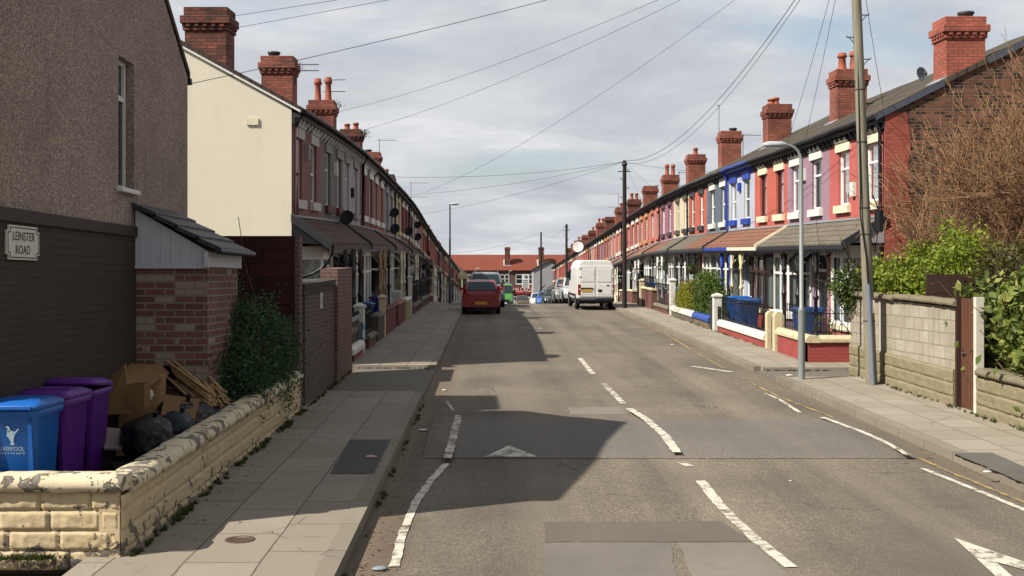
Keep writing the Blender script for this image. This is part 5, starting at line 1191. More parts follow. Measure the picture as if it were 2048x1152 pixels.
def lamp(x,y,h,arm,label,z0,mat,r=.06):
    t=thing('street_lamp',label,'street lamp',(x,y,z0)); mb=MB()
    mb.tube([(x,y,z0),(x,y,z0+1.35),(x,y,z0+1.37),(x,y,z0+1.42),(x-.01,y,z0+h-.3)]+[(x-.01-.3*(1-math.cos(q*PI/10)) *1.0,y,z0+h-.3+.3*math.sin(q*PI/10)) for q in range(1,6)]+[(x-(arm-.35 if arm>0 else arm+.35),y,z0+h+.01)] if arm>0 else [(x,y,z0),(x,y,z0+1.35),(x,y,z0+1.4),(x,y,z0+h)],[r*1.5,r*1.5,r*1.6,r*1.0,r*.85]+[r*.6]*6 if arm>0 else [r*1.4,r*1.4,r,r*.7],12)
    obj('column',mb,mat,t)
    s=-1 if arm>0 else 1; a=abs(arm); x0=x+s*(a-.42 if a>.5 else .0)
    mb=MB(); 
    mb.loft([[(x0+s*d,y+yy*w,z0+h+zz) for yy,zz in ((-1,-.02),(-.7,.05*k),(0,.075*k),(.7,.05*k),(1,-.02),(0,-.05*k))] for d,w,k in ((0,.05,.5),(.1,.09,1),(.35,.1,1),(.47,.05,.5))],True,True)
    ln=obj('lantern',mb,M('lantern_grey','#a9aeb0',.4,.05),t)
    mb=MB(); mb.box(min(x0+s*.12,x0+s*.38),max(x0+s*.12,x0+s*.38),y-.06,y+.06,z0+h-.062,z0+h-.045); obj('lens',mb,M('lantern_lens','#c9cdd0',.15,.03),ln)
    return t
lamp(6.16,21.75,4.63,.72,'grey curved-arm street lamp on the right pavement near the crossing',g(21.75)+PH,GALV,.046)
lamp(-2.04,56,5.05,-.4,'slim dark street lamp on the left pavement past the garden walls',g(56)+PH,DGALV,.055)
WIRE=M('cable_black','#3a3d42',.6,.05,bump=0)
def wire(a,b,sag,label,r=.009):
    r*=.62
    a=Vector(a);b=Vector(b);n=24
    mb=MB(); mb.tube([a.lerp(b,i/n)-Vector((0,0,sag*4*(i/n)*(1-i/n))) for i in range(n+1)],r,4,caps=False)
    obj('overhead_cable',mb,WIRE,loc=a,label=label,cat='cable',group='overhead cables')
def chim(side,i,dz=0): 
    Y=(25.6 if side>0 else 24.0)+i*PITCH; return ((XR+1.9) if side>0 else XL-1.9,Y+.3,(g(Y)+(( eR if side>0 else eL)(Y)-g(Y))*8.0/5.9)+dz)
up=p1-Vector((0,0,.1))
wire(chim(-1,0,-.1),up,.05,'upper thin cable from the nearest left chimney to the near pole'); wire((-5.9,24.4,chim(-1,0)[2]-.3),up,.02,'lower thin cable from the nearest left chimney to the near pole')
wire((-4.37,15.78,5.4),up,.15,'cable from the pebbledashed house eave to the near pole',.008)
wire(chim(-1,4,-.2),up,.45,'first of three long cables from the left chimneys to the near pole'); wire(chim(-1,5,-.4),up,.5,'second of three long cables from the left chimneys to the near pole'); wire((-4.4,57,eL(57)),up,.7,'third long cable from the left eaves to the near pole')
wire(p2,up,1.3,'thick sagging cable joining the near pole and the dark pole by the van',.016); wire(p2-Vector((0,0,.1)),up-Vector((0,.1,.1)),1.42,'twin sagging cable just under the thick one',.012)
wire((8.95,33.2,eR(33)),up,.15,'steep cable from the near pole to the orange red house eaves'); wire((8.95,31.2,eR(31)),up,.12,'steep cable from the near pole to the mauve house eaves'); wire((9.3,26.0,6.7),up,.1,'steep cable from the near pole to the bright red corner house')
for k,(y,l) in enumerate(((46,'sixth'),(55,'eighth'),(66,'tenth'))): wire(p2-Vector((0,0,.05)),(-4.3,y,eL(y)+.05),.25,'cable crossing the street from the dark pole to the %s left house'%l,.011)
for k,(y,l) in enumerate(((44,'slate blue'),(57,'dusky pink'),(64,'terracotta'))): wire(p2-Vector((0,0,.05)),(9.0,y,eR(y)),.1,'short cable from the dark pole to the %s house'%l)
wire(p3,p4,.8,'distant cable between the two far poles',.014); wire(p4,(-4.2,105,eL(105)),.5,'distant cable from the farthest pole to the left row',.014)
# aerials and dishes
def aerial(base,h,ang,L,label,two=False,n=9):
    b=Vector(base); mb=MB(); mb.tube([b-Vector((0,0,.3)),b+Vector((0,0,h))],.016,5)
    d=Vector((math.cos(ang),math.sin(ang),0)); e=Vector((-d.y,d.x,0))
    for z in ((h-.05,h*.35) if two else (h-.05,)):
        o=b+Vector((0,0,z)); mb.tube([o-d*.12,o+d*L],.013,5)
        for i in range(n): q=o+d*(L*i/n); w=.16-.005*i; mb.tube([q-e*w,q+e*w],.006,4)
    obj('tv_aerial',mb,M('aerial_metal','#55585c',.5,.1),loc=base,label=label,cat='aerial',group='television aerials')
c=chim(-1,2); aerial((c[0]+.5,c[1]-.3,c[2]-.2),.35,-.05,.7,'twin pronged aerial on the second left chimney stack',True)
c=chim(-1,4); aerial((c[0]+.1,c[1],c[2]+.4),.75,-.1,.75,'aerial above the two tall left chimney pots',True)
c=chim(-1,8); aerial((c[0]+.4,c[1],c[2]-.2),1.5,0,.9,'tall pole aerial behind the weedy left stacks')
c=chim(-1,12); aerial((c[0]+1,c[1]-2,c[2]-.4),1.5,.1,1.1,'lone aerial over the lower left roofs',True)
c=chim(1,6); aerial((c[0]-.45,c[1],c[2]+.1),1.6,.3,.05,'bare rod aerial on a right stack',n=0)
c=chim(1,6); aerial((c[0]+.6,c[1]-.3,c[2]-.6),.9,.2,.9,'aerial to the right of the capped right stack')
c=chim(1,10); aerial((c[0]+.6,c[1],c[2]-.9),1.3,.1,.5,'small ladder aerial beside the twin-pot right stack',True)
c=chim(1,12); aerial((c[0]+.5,c[1],c[2]-.7),1.2,.2,.6,'aerial between distant right stacks',True); c=chim(1,16); aerial((c[0]-.2,c[1],c[2]-.2),1.8,PI,.9,'far aerial left of the dark pole top',True)
def dish(c,nrm,r,mat,label,wallpt):
    n=Vector(nrm).normalized(); a=n.orthogonal().normalized(); b=n.cross(a); mb=MB(); vs=[];c=Vector(c)
    for k in range(5):
        for j in range(20): t=2*PI*j/20; rr=r*k/4; vs.append(c+(a*math.cos(t)+b*math.sin(t))*rr+n*(.18*r*(k/4)**2))
    mb.smooth=True; mb.add(vs,[[k*20+j,k*20+(j+1)%20,(k+1)*20+(j+1)%20,(k+1)*20+j] for k in range(4) for j in range(20)]); mb.smooth=False
    mb.add([v-n*.015 for v in vs],[[k*20+j,(k+1)*20+j,(k+1)*20+(j+1)%20,k*20+(j+1)%20] for k in range(4) for j in range(20)])
    t=thing('satellite_dish',label,'satellite dish',wallpt,'satellite dishes'); obj('reflector',mb,mat,t)
    mb=MB(); mb.tube([c-n*.02,Vector(wallpt)],.022,6); mb.tube([c-Vector((0,0,r*.95)),c+n*r*1.0-Vector((0,0,r*.2))],.012,5); w=c+n*r-Vector((0,0,r*.2)); mb.tube([w,w-n*.08],.03,6); obj('arm',mb,DGREY,t)
DK=M('dark_dish','#2b2d30',.5,.1); LD=M('pale_dish','#c8c6c0',.5,.06)
sd=lambda px,py,Y:at(px,py,Y)
for k,(px,py,Y,r,l) in enumerate(((694,436,31.0,.30,'large dark dish nearest on the left row'),(789,426,46.5,.29,'upper of two dark dishes on the pale left houses'),(790,458,46.0,.31,'lower of two dark dishes on the pale left houses'),(818,463,55.5,.31,'dark dish above a left canopy, past the pair'),(835,450,63,.3,'high dark dish far along the left row'),(836,474,63.5,.32,'low dark dish far along the left row'),(854,508,76,.33,'dark dish low on the distant left row'))):
    c=at(px,py,Y); dish(c,(-.25,-.8,.25),r*.72,DK,l,(XL+.02,Y+.1,c[2]-.12))
c=at(1165,494,100.5); dish((c[0]-.4,c[1],c[2]),(-.25,-1,.3),.5,LD,'big white dish on the distant right row',(9.18,100.8,c[2]-.1))
for k,(px,py,Y,r,l) in enumerate(((1112,0,0,0,''),)): pass
c=chim(1,2); dish((c[0]+1.1,c[1]-3.2,c[2]-.35),(.5,-1,.2),.2,M('grey_dish','#6a6f74',.5,.1),'small grey dish behind the near right roof',(c[0]+1.2,c[1]-3,c[2]-.5))
# hanging basket
mb=MB(); c=(8.25,45.0,g(45)+2.0); cloud(mb,[(c[0],c[1],c[2],.22,.22,.2)],500,.07,10,.05,.2); t=thing('hanging_basket','leafy hanging basket under a right canopy past the hedge','hanging basket',c); obj('foliage',mb,ML,t)
mb=MB(); mb.lathe((c[0],c[1],c[2]-.25),[(.05,0),(.15,.08),(.19,.2)],10); mb.tube([c,(c[0],c[1],c[2]+.7)],.008,4); obj('basket',mb,M('basket_brown','#3d2b1e',.8,.2),t)
# ================================================================ vehicles (local: rear at y=0, front at +y)
TYRE=M('tyre_rubber','#141414',.8,.1); RIM=M('alloy_rim','#9a9da0',.35,.05,metal=.6,bump=0); TRIMB=M('black_trim','#17181a',.6,.1,bump=0)
REDL=M('tail_light_red','#8e1416',.2,.1,bump=0); CLEARL=M('head_light','#c3c9cd',.12,.05,bump=0,spec=.7); PLY=M('yellow_plate','#c99a3a',.5,.06,bump=0); PLW=M('white_plate','#d5d5cf',.5,.05,bump=0); CHR=M('chrome','#b5b8ba',.2,.05,metal=.9,bump=0)
def prof(P,y):
    for a,b in zip(P,P[1:]):
        if y<=b[0]: t=(y-a[0])/(b[0]-a[0]); return [a[i]+(b[i]-a[i])*t for i in range(1,len(a))]
    return list(P[-1][1:])
def wheels(t,L,hw,ys,r,W=.19):
    for y in ys:
        for s in (-1,1):
            mb=MB(); x=s*(hw-W*.5+.005); A=Matrix.Rotation(PI/2,3,'Y')
            mb.lathe((x-W/2,y,r),[(r*.6,0),(r*.92,0),(r,.03),(r,W-.03),(r*.92,W),(r*.6,W)],20,axis=A); w=obj('wheel',mb,TYRE,t)
            mb=MB(); xo=x+s*(W/2-.02)
            mb.lathe((xo-.012,y,r),[(r*.62,0),(r*.62,.024)],20,axis=A)
            for k in range(6):
                a=k*PI/3; c_,s_=math.cos(a),math.sin(a); mb.box(-.03,.03,.05,r*.58,0,.02*1,lambda u,v,q:(xo+s*(.013+q*.6),y+u*c_-v*s_,r+u*s_+v*c_))
            obj('rim',mb,RIM,w)
def arches(mb,hw,ys,r,y=0):
    for yy in ys:
        for s in (-1,1):
            P=[(math.cos(q*PI/10),math.sin(q*PI/10)) for q in range(11)]
            mb.loft([[(s*(hw-.01+d),yy+c*(r+.06),r+max(-.02,sn*(r+.06))) for c,sn in P] for d in (0,.018)])
def car(name,label,cat,loc,rz,body,spec,group='parked cars',front=False,plate=None):
    L,hw,H=spec['L'],spec['hw'],spec['H']; t=thing(name,label,cat,(0,0,0),group)
    low=spec['low']; r=spec.get('r',.3)
    mb=MB(); rings=[]; ys=sorted({p[0] for p in low}|{L*k/14 for k in range(15)})
    for y in ys:
        zb,zt,w=prof(low,y)
        rings.append([(w*.86,y,zb),(w*.99,y,zb+.1),(w*1.0,y,zb+(zt-zb)*.5),(w*.985,y,zt-.12),(w*.93,y,zt-.02),(w*.8,y,zt+.015),(-w*.8,y,zt+.015),(-w*.93,y,zt-.02),(-w*.985,y,zt-.12),(-w*1.0,y,zb+(zt-zb)*.5),(-w*.99,y,zb+.1),(-w*.86,y,zb)])
    mb.loft(rings,True,True)
    # cabin: rear base, rear roof, front roof, front base
    rb,rt,ft,fb_=spec['cab']; belt=spec['belt']; bw,tw=hw*.93,hw*spec.get('tw',.74)
    def cabp(k): return [(rb,belt,bw),(rt,H,tw),(ft,H*.995,tw),(fb_,belt-.02,bw)][k]
    def ring(y,zt,w): return [(bw,y,belt-.05),(w,y,zt),(-w,y,zt),(-bw,y,belt-.05)]
    st=[]
    for k in range(17):
        y=rb+(fb_-rb)*k/16
        if y<rt: q=(y-rb)/(rt-rb); z=belt+(H-belt)*min(1,q**.8); w=bw+(tw-bw)*q
        elif y>ft: q=(fb_-y)/(fb_-ft); z=belt+(H-belt)*min(1,q**.85); w=bw+(tw-bw)*q
        else: q=(y-rt)/(ft-rt); z=H+.03*math.sin(PI*q); w=tw
        st.append([(bw,y,belt-.08),(bw+(w-bw)*.15,y,belt+(z-belt)*.15),(w*1.02,y,belt+(z-belt)*.86),(w*.9,y,z),(w*.3,y,z+.015),(-w*.3,y,z+.015),(-w*.9,y,z),(-w*1.02,y,belt+(z-belt)*.86),(-bw-(w-bw)*.15,y,belt+(z-belt)*.15),(-bw,y,belt-.08)])
    mb.loft(st,True,True)
    obj('body',mb,body,t)
    G=[]
    def glass(nm,pts,off):
        m=MB(); m.loft([pts,[(p[0]+off[0],p[1]+off[1],p[2]+off[2]) for p in pts]]); return obj(nm,m,CGLASS,t)
    def sl(a,b,q): return a+(b-a)*q
    y0,z0,y1,z1=rb,belt,rt,H
    e=.02
    glass('rear_window',[(-bw*.84,sl(y0,y1,.14)-e,sl(z0,z1,.2)),(bw*.84,sl(y0,y1,.14)-e,sl(z0,z1,.2)),(tw*.86,sl(y0,y1,.82)-e-.02,sl(z0,z1,.9)),(-tw*.86,sl(y0,y1,.82)-e-.02,sl(z0,z1,.9))],(0,-.012,.006))
    y0,z0,y1,z1=fb_,belt-.02,ft,H
    glass('windscreen',[(-bw*.88,sl(y0,y1,.1)+e,sl(z0,z1,.16)),(bw*.88,sl(y0,y1,.1)+e,sl(z0,z1,.16)),(tw*.88,sl(y0,y1,.86)+e,sl(z0,z1,.95)),(-tw*.88,sl(y0,y1,.86)+e,sl(z0,z1,.95))],(0,.012,.008))
    ym=(rt+ft)/2+.05
    for s in (-1,1):
        for a0,a1,b0,b1 in ((rb+.32,rt+.12,ym-.06,ym-.06),(ym+.06,ym+.06,ft-.02,fb_-.42)):
            zc=belt+.04; zd=belt+(H-belt)*.82; wq=lambda z:bw+(tw-bw)*((z-belt)/(H-belt))+.012
            glass('side_window',[(s*wq(zc),a0,zc),(s*wq(zc),b1 if b1>b0 else b0,zc),(s*wq(zd),b0,zd),(s*wq(zd),max(a1,a0),zd)],(s*.01,0,0))
    wy=spec['wy']; wheels(t,L,hw,wy,r); mb=MB(); arches(mb,hw,wy,r); obj('wheel_arch',mb,TRIMB,t)
    # rear end
    zb,zt,w=prof(low,0.03)
    mb=MB(); zp=spec.get('bump',.5)
    mb.loft([[(x_,yy,zz) for x_,zz in ((-hw*.93,zp-.18),(hw*.93,zp-.18),(hw*.96,zp+.04),(-hw*.96,zp+.04))] for yy in (-.05,.18)],True); obj('rear_bumper',mb,spec.get('bm',body),t,bevel=.03); mb=MB(); mb.loft([[(x_,yy,zz) for x_,zz in ((-hw*.9,zp-.24),(hw*.9,zp-.24),(hw*.92,zp+.0),(-hw*.92,zp+.0))] for yy in (L-.18,L+.03)],True)
    obj('front_bumper',mb,spec.get('bm',body),t,bevel=.03)
    for s in (-1,1):
        mb=MB(); xx=s*hw*.86; mb.loft([[(xx-s*.16,.0,belt-.22),(xx+s*.09,.06,belt-.22),(xx+s*.07,.08,belt+spec.get('tl',.12)),(xx-.0*s,.03,belt+spec.get('tl',.12))],[(xx-s*.16,-.025,belt-.22),(xx+s*.09,.03,belt-.22),(xx+s*.07,.05,belt+spec.get('tl',.12)),(xx,-.0,belt+spec.get('tl',.12))]]); obj('tail_light',mb,REDL,t)
        zf_=prof(low,L-.12)[1]; mb=MB(); mb.loft([[(s*hw*.5,L-.1,zf_-.2),(s*hw*.93,L-.28,zf_-.16),(s*hw*.9,L-.36,zf_-.02),(s*hw*.55,L-.2,zf_-.04)],[(s*hw*.5,L-.03,zf_-.2),(s*hw*.95,L-.2,zf_-.16),(s*hw*.93,L-.3,zf_+.0),(s*hw*.55,L-.13,zf_-.02)]]); obj('headlight',mb,CLEARL,t)
        mb=MB(); mb.loft([[(s*(hw*.95),fb_-.45,belt+.04),(s*(hw+.17),fb_-.47,belt+.05),(s*(hw+.17),fb_-.47,belt+.17),(s*(hw*.95),fb_-.45,belt+.14)],[(s*(hw*.95),fb_-.38,belt+.04),(s*(hw+.15),fb_-.37,belt+.06),(s*(hw+.15),fb_-.37,belt+.16),(s*(hw*.95),fb_-.38,belt+.14)]]); obj('wing_mirror',mb,body,t)
    mb=MB(); mb.box(-.26,.26,-.065,-.05,zp-.08+spec.get('pz',.0),zp+.035+spec.get('pz',.0)); obj('rear_plate',mb,PLY,t)
    mb=MB(); mb.box(-.26,.26,L+.03,L+.042,zp-.16,zp-.05); obj('front_plate',mb,PLW,t)
    zf_=prof(low,L-.05)[1]; mb=MB(); mb.box(-hw*.45,hw*.45,L-.03,L+.012,zf_-.17,zf_-.07); mb.box(-hw*.6,hw*.6,L+.03,L+.036,zp-.22,zp-.17); obj('grille',mb,TRIMB,t)
    mb=MB(); mb.box(-.2,.2,-.0,.05,.16,.3); mb.box(-hw*.8,hw*.8,.1,L-.1,.16,.3); obj('underside',mb,TRIMB,t)
    if spec.get('rails'):
        for s in (-1,1):
            mb=MB(); mb.tube([(s*tw*.85,rt+.1,H+.02),(s*tw*.85,rt+.15,H+.07),(s*tw*.85,ft-.1,H+.07),(s*tw*.85,ft-.05,H+.02)],.018,6); obj('roof_rail',mb,CHR,t)
    if spec.get('spoiler'):
        mb=MB(); mb.loft([[(-tw*.85,rt-.12,H-.06),(tw*.85,rt-.12,H-.06),(tw*.88,rt+.12,H+.03),(-tw*.88,rt+.12,H+.03)],[(-tw*.85,rt-.12,H-.03),(tw*.85,rt-.12,H-.03),(tw*.88,rt+.12,H+.05),(-tw*.88,rt+.12,H+.05)]]); obj('spoiler',mb,body,t)
    y=loc[1]; sl_=math.atan((g(y+1.5)-g(y-1.5))/3)
    t.location=loc; t.rotation_mode='XYZ'; t.rotation_euler=(sl_ if abs(rz)<1 else -sl_,0,rz); return t
HATCH=dict(L=3.8,hw=.82,H=1.41,belt=.92,low=[(0,.3,.86,.76),(.08,.25,.93,.80),(.6,.2,.93,.83),(2.5,.2,.90,.83),(3.2,.2,.82,.80),(3.68,.25,.66,.73),(3.8,.34,.56,.62)],cab=(.03,.42,1.85,2.85),wy=(.62,3.08),bump=.5,spoiler=1,tl=.3,r=.29)
SUV=dict(L=4.5,hw=.93,H=1.66,belt=1.05,low=[(0,.36,1.02,.86),(.1,.3,1.07,.91),(.8,.26,1.07,.93),(3.1,.26,1.03,.93),(3.9,.27,.96,.9),(4.4,.32,.78,.82),(4.5,.42,.66,.7)],cab=(.05,.5,2.3,3.3),wy=(.78,3.6),bump=.58,tl=.2,r=.35,rails=1)
SALOON=dict(L=4.3,hw=.87,H=1.45,belt=.92,low=[(0,.3,.84,.76),(.1,.25,.92,.83),(.7,.2,.93,.87),(2.9,.2,.89,.87),(3.6,.2,.82,.84),(4.18,.25,.66,.76),(4.3,.34,.56,.64)],cab=(.1,.75,2.15,3.2),wy=(.75,3.5),bump=.5,tl=.1,r=.31)
on=lambda x,y:(x,y,g(y)+.012)
car('parked_car','dark red hatchback seen from behind, parked at the left kerb','car',on(-.38,46.9),0,paint('dark_red_car_paint','#8a1320'),HATCH)
car('parked_car','grey estate car with silver roof rails parked ahead of the red hatchback','car',on(-.22,53.2),0,paint('silver_grey_car_paint','#6f777a'),SUV)
def rev(x,y,L): return on(x,y+L) 
car('parked_car','silver car facing the camera just beyond the white van','car',on(4.88,64.6),PI,paint('silver_car_paint','#a9adb0'),SALOON)
car('parked_car','tall pale off-road car facing the camera behind the silver one','car',on(4.95,72.6),PI,paint('champagne_car_paint','#7d7d7c'),SUV)
car('parked_car','dark grey car facing the camera, third beyond the van','car',on(4.85,85.0),PI,paint('dark_grey_car_paint','#2a3033'),SALOON)
car('parked_car','blue car low beyond the crest on the right side','car',on(4.8,97),PI,paint('blue_car_paint','#2d5fa6'),HATCH)
car('parked_car','white car beyond the crest next to the blue car','car',on(4.6,107),PI,paint('white_car_paint','#c9cac6'),HATCH)
car('parked_car','brown car far beyond the crest in the road centre','car',on(3.7,128),PI,paint('brown_car_paint','#4a3626'),HATCH)
car('parked_car','grey car far beyond the crest, facing the camera','car',on(3.0,138),PI,paint('grey_car_paint','#8b8f90'),HATCH)
VW=paint('van_white','#e2e2de',.35)
def van(label,loc,rz,body,rear=True,group='parked vans',Hh=2.32):
    t=thing('parked_van',label,'van',(0,0,0),group); hw=.98; mb=MB(); H=Hh
    secs=[(0,.5,H-.02,.96,.80),(.05,.47,H,.98,.84),(3.0,.45,H+.02,.98,.85),(3.7,.45,H-.04,.98,.82),(4.45,.45,1.42,.96,.9),(5.05,.45,1.05,.92,.86),(5.2,.5,.8,.82,.78)]
    rings=[]
    for y,zb,zt,w,tw in secs:
        m=zb+(zt-zb)*.62
        rings.append([(w*.94,y,zb),(w,y,zb+.12),(w,y,m),(w*.97,y,zb+(zt-zb)*.8),(tw,y,zt-.07),(tw*.86,y,zt),(-tw*.86,y,zt),(-tw,y,zt-.07),(-w*.97,y,zb+(zt-zb)*.8),(-w,y,m),(-w,y,zb+.12),(-w*.94,y,zb)])
    mb.loft(rings,True,False); obj('body',mb,body,t,bevel=.03)
    for s in (-1,1):     # rear doors with raised panels
        mb=MB(); x0,x1=(.012,.88) if s>0 else (-.88,-.012)
        mb.box(x0,x1,-.03,-.002,.62,H-.24)
        d=obj('rear_door',mb,body,t,bevel=.015)
        mb=MB(); mb.box(x0+.07,x1-.07,-.045,-.031,1.32,H-.4); mb.box(x0+.07,x1-.07,-.04,-.031,.72,1.22); obj('door_panel',mb,body,d,bevel=.012)
        mb=MB()
        for z in (.95,1.55,1.95): mb.box(s*.86-.03,s*.86+.05,-.07,-.03,z,z+.06)
        obj('hinge',mb,TRIMB if 0 else body,d)
        mb=MB(); mb.box(s*.86-.03+s*.06,s*.86+.07+s*.02,-.05,.12,.72,1.2); obj('tail_light',mb,REDL,t,bevel=.01)
        mb=MB(); mb.loft([[(s*.55,5.14,.78),(s*.92,4.98,.8),(s*.92,4.85,1.0),(s*.62,5.05,.98)],[(s*.55,5.21,.78),(s*.95,5.03,.8),(s*.95,4.9,1.02),(s*.62,5.12,1.0)]]); obj('headlight',mb,CLEARL,t)
        mb=MB(); mb.box(min(s*.98,s*1.16),max(s*.98,s*1.16),4.0,4.1,1.42,1.78); obj('wing_mirror',mb,TRIMB,t,bevel=.03)
        mb=MB(); w_=lambda y:.985
        mb.loft([[(s*.985,3.25,1.35),(s*.985,4.28,1.35),(s*.965,3.85,1.86),(s*.965,3.25,1.9)],[(s*.993,3.25,1.35),(s*.993,4.28,1.35),(s*.975,3.85,1.86),(s*.975,3.25,1.9)]]); obj('side_window',mb,CGLASS,t)
        mb=MB(); mb.box(min(s*.985,s*1.0),max(s*.985,s*1.0),.7,4.6,.62,.72); obj('rubbing_strip',mb,TRIMB,t)
    mb=MB(); mb.box(-.3,.28-.0,-.065,-.046,.86,1.0) if 0 else mb.box(-.74,-.22,-.062,-.046,.86,.98); obj('rear_plate',mb,PLY,t)
    mb=MB(); mb.box(-.8,-.16,-.075,-.046,1.0,1.05); mb.box(.1,.3,-.06,-.046,.86,.97); mb.box(.55,.68,-.06,-.046,1.14,1.18); obj('door_handle',mb,TRIMB,t)
    mb=MB(); mb.box(-.97,.97,-.1,.1,.4,.56); mb.box(-.9,.9,.1,5.0,.3,.5); mb.box(-.93,.93,5.1,5.26,.38,.62); obj('bumper',mb,TRIMB,t,bevel=.02)
    mb=MB(); mb.box(-.3,-.1,-.115,-.1,.42,.46) if 0 else mb.box(-.85,-.05,-.11,-.1,.5,.535); obj('bumper_step',mb,GREY,t)
    y0,z0,y1,z1=4.45,1.42,3.7,H-.04
    mb=MB(); A=[(-.86,4.42,1.5),(.86,4.42,1.5),(.76,3.82,H-.18),(-.76,3.82,H-.18)]; mb.loft([A,[(x,y+.03,z+.02) for x,y,z in A]]); obj('windscreen',mb,CGLASS,t)
    mb=MB(); mb.box(-.5,.5,5.19,5.22,.66,.84); obj('grille',mb,TRIMB,t); mb=MB(); mb.box(-.26,.26,5.262,5.275,.44,.55); obj('front_plate',mb,PLW,t)
    wheels(t,5.2,hw,(.95,4.35),.34,.21); mb=MB(); arches(mb,hw,(.95,4.35),.34); obj('wheel_arch',mb,TRIMB,t)
    sl_=math.atan((g(loc[1]+1.5)-g(loc[1]-1.5))/3); t.location=loc; t.rotation_euler=(sl_ if abs(rz)<1 else -sl_,0,rz); t.scale=(.88,.92,.98); return t
van('white panel van parked at the right kerb, seen from behind','ok' and on(4.88,50.7),math.radians(1.5),VW)
van('green and white delivery van coming up beyond the red car',on(1.4,110),PI,paint('green_van_paint','#3f7a33'),group='moving vans',Hh=2.4)

# ================================================================ far end: shop parade and neighbours
ORT=ROOF('orange_clay_tile','#874433','#783b2e',.1,.3,.3); FBR=BRICK('far_brown_brick','#6a4638','#583a30','#75695e',dark=.3)
YF=176.0; zg=g(YF)
t=thing('shop_parade','long brick shop parade with orange tiled roof across the far end','shop building',(2,YF,zg))
mb=MB(); mb.box(-16,18,YF,YF+9,zg-.2,4.25); obj('wall',mb,FBR,t)
mb=MB(); mb.loft([[(x,YF-.35,4.15),(x,YF+4.5,6.75),(x,YF+9.3,4.15),(x,YF+4.5,6.55)] for x in (-16.3,18.3)]); rf=obj('roof',mb,ORT,t)
for x in (2.85,8.3):
    mb=MB(); mb.box(x-.45,x+.4,YF+1.2,YF+2.4,4.4,7.9); mb.box(x-.52,x+.47,YF+1.13,YF+2.47,7.55,7.75); ch=obj('chimney',mb,CHIMD,rf)
    mb=MB(); mb.box(x-.7,x+.6,YF+1.1,YF+1.19,4.75,5.0); mb.box(x-.7,x-.47,YF+1.1,YF+2.6,5.0,5.9); obj('flashing',mb,WHITE,ch)
for x,wd in ((2.0,1.05),(-3.5,1.1),(5.6,1.5),(9.5,1.2)):
    mb=MB(); z0,z1=1.95,3.5
    for a,b,c,d in ((x-wd,x-wd+.1,z0,z1),(x+wd-.1,x+wd,z0,z1),(x-wd,x+wd,z0-.1,z0+.1),(x-wd,x+wd,z1-.1,z1),(x-.06-.35,x+.06-.35,z0,z1),(x+.3,x+.42,z0,z1),(x-wd,x+wd,(z0+z1)/2,(z0+z1)/2+.08)): mb.box(a,b,YF-.06,YF-.01,c,d)
    w=obj('window',mb,WHITE,t); mb=MB(); mb.box(x-wd,x+wd,YF-.035,YF-.005,z0,z1); obj('pane',mb,DGLASS,w)
mb=MB(); mb.box(2.9,11,YF-.3,YF-.02,.35,1.45); fs=obj('shop_fascia',mb,M('red_fascia','#8d1f22',.5,.1),t)
mb=MB(); text_mesh('VILLAGE',.95,lambda x,y:(5.3+x,YF-.32,.98+y),mb,.95); obj('shop_lettering',mb,WHITE,fs)
mb=MB(); 
for x in (3.0,4.8,6.9,9.0,10.9): mb.box(x-.1,x+.1,YF-.2,YF-.02,zg,.34)
mb.box(3,11,YF-.15,YF-.02,zg,zg+.6); obj('shop_front_frame',mb,M('bright_red_frame','#b3262b',.5,.1),t)
mb=MB(); mb.box(3.1,10.8,YF-.06,YF-.012,zg+.6,.33); obj('shop_window',mb,DGLASS,t)
t=thing('house','small cream end house with grey hipped roof at the far left','house',(-4.4,170,g(165)))
mb=MB(); mb.box(-7.5,-3.2,163,169,g(165)-.2,3.1); obj('wall',mb,render_wall('far_cream','#c9bf98'),t)
mb=MB(); mb.loft([[(-7.7,162.8,3.1),(-3.0,162.8,3.1),(-3.0,169.2,3.1),(-7.7,169.2,3.1)],[(-6.4,165,5.2),(-5.2,165,5.2),(-5.2,167,5.2),(-6.4,167,5.2)]]); obj('roof',mb,R_SLATE,t)
for x in (-4.6,-3.75):
    mb=MB(); mb.box(x-.32,x+.28,162.93,162.99,1.5,2.8); obj('window',mb,DGLASS,t)
t=thing('fence_panel','yellowish timber fence panel below the far cream house','fence',(-4,158,g(158)))
mb=MB()
for i in range(14): mb.box(-5.2+i*.16,-5.2+i*.16+.15,158+.01*(i%2),158.04+.01*(i%2),g(158)-.1,1.35)
obj('boards',mb,timber('yellow_fence','#a8793c',2,.25),t); mb=MB(); mb.box(-2.95,-2.83,157.98,158.08,g(158)-.1,1.5); obj('post',mb,timber('yellow_post','#8a6230',2,.25),t)
t=thing('house','grey rendered gable-ended house at the far right end of the street','house',(8.4,166,g(166)))
mb=MB(); P=[(6.55,g(166)-.2),(11.5,g(166)-.2),(11.5,4.2),(9.0,5.4),(6.55,4.2)]; mb.prism(P,165.5,173,lambda p,q,k:(p,k,q)); obj('wall',mb,render_wall('grey_render','#96979b'),t)
mb=MB(); mb.loft([[(6.3,y,4.05),(9.0,y,5.45),(11.8,y,4.05),(11.8,y,4.2),(9.0,y,5.62),(6.3,y,4.2)] for y in (165.3,173.2)]); obj('roof',mb,R_SLATE,t)
t=thing('road_sign','white direction sign with grey rows on a slim post at the far junction','road sign',(5.4,160,g(160)))
mb=MB(); mb.box(4.65,5.7,159.95,160.0,1.42,3.45); bd=obj('panel',mb,M('sign_white','#d3d5d3',.45,.04),t)
mb=MB(); mb.lathe((5.25,159.94,3.05),[(.26,0),(.26,.01)],16,axis=Matrix.Rotation(PI/2,3,'X'))
for z in (1.55,1.85,2.15,2.45): mb.box(4.8,5.5,159.93,159.945,z,z+.13)
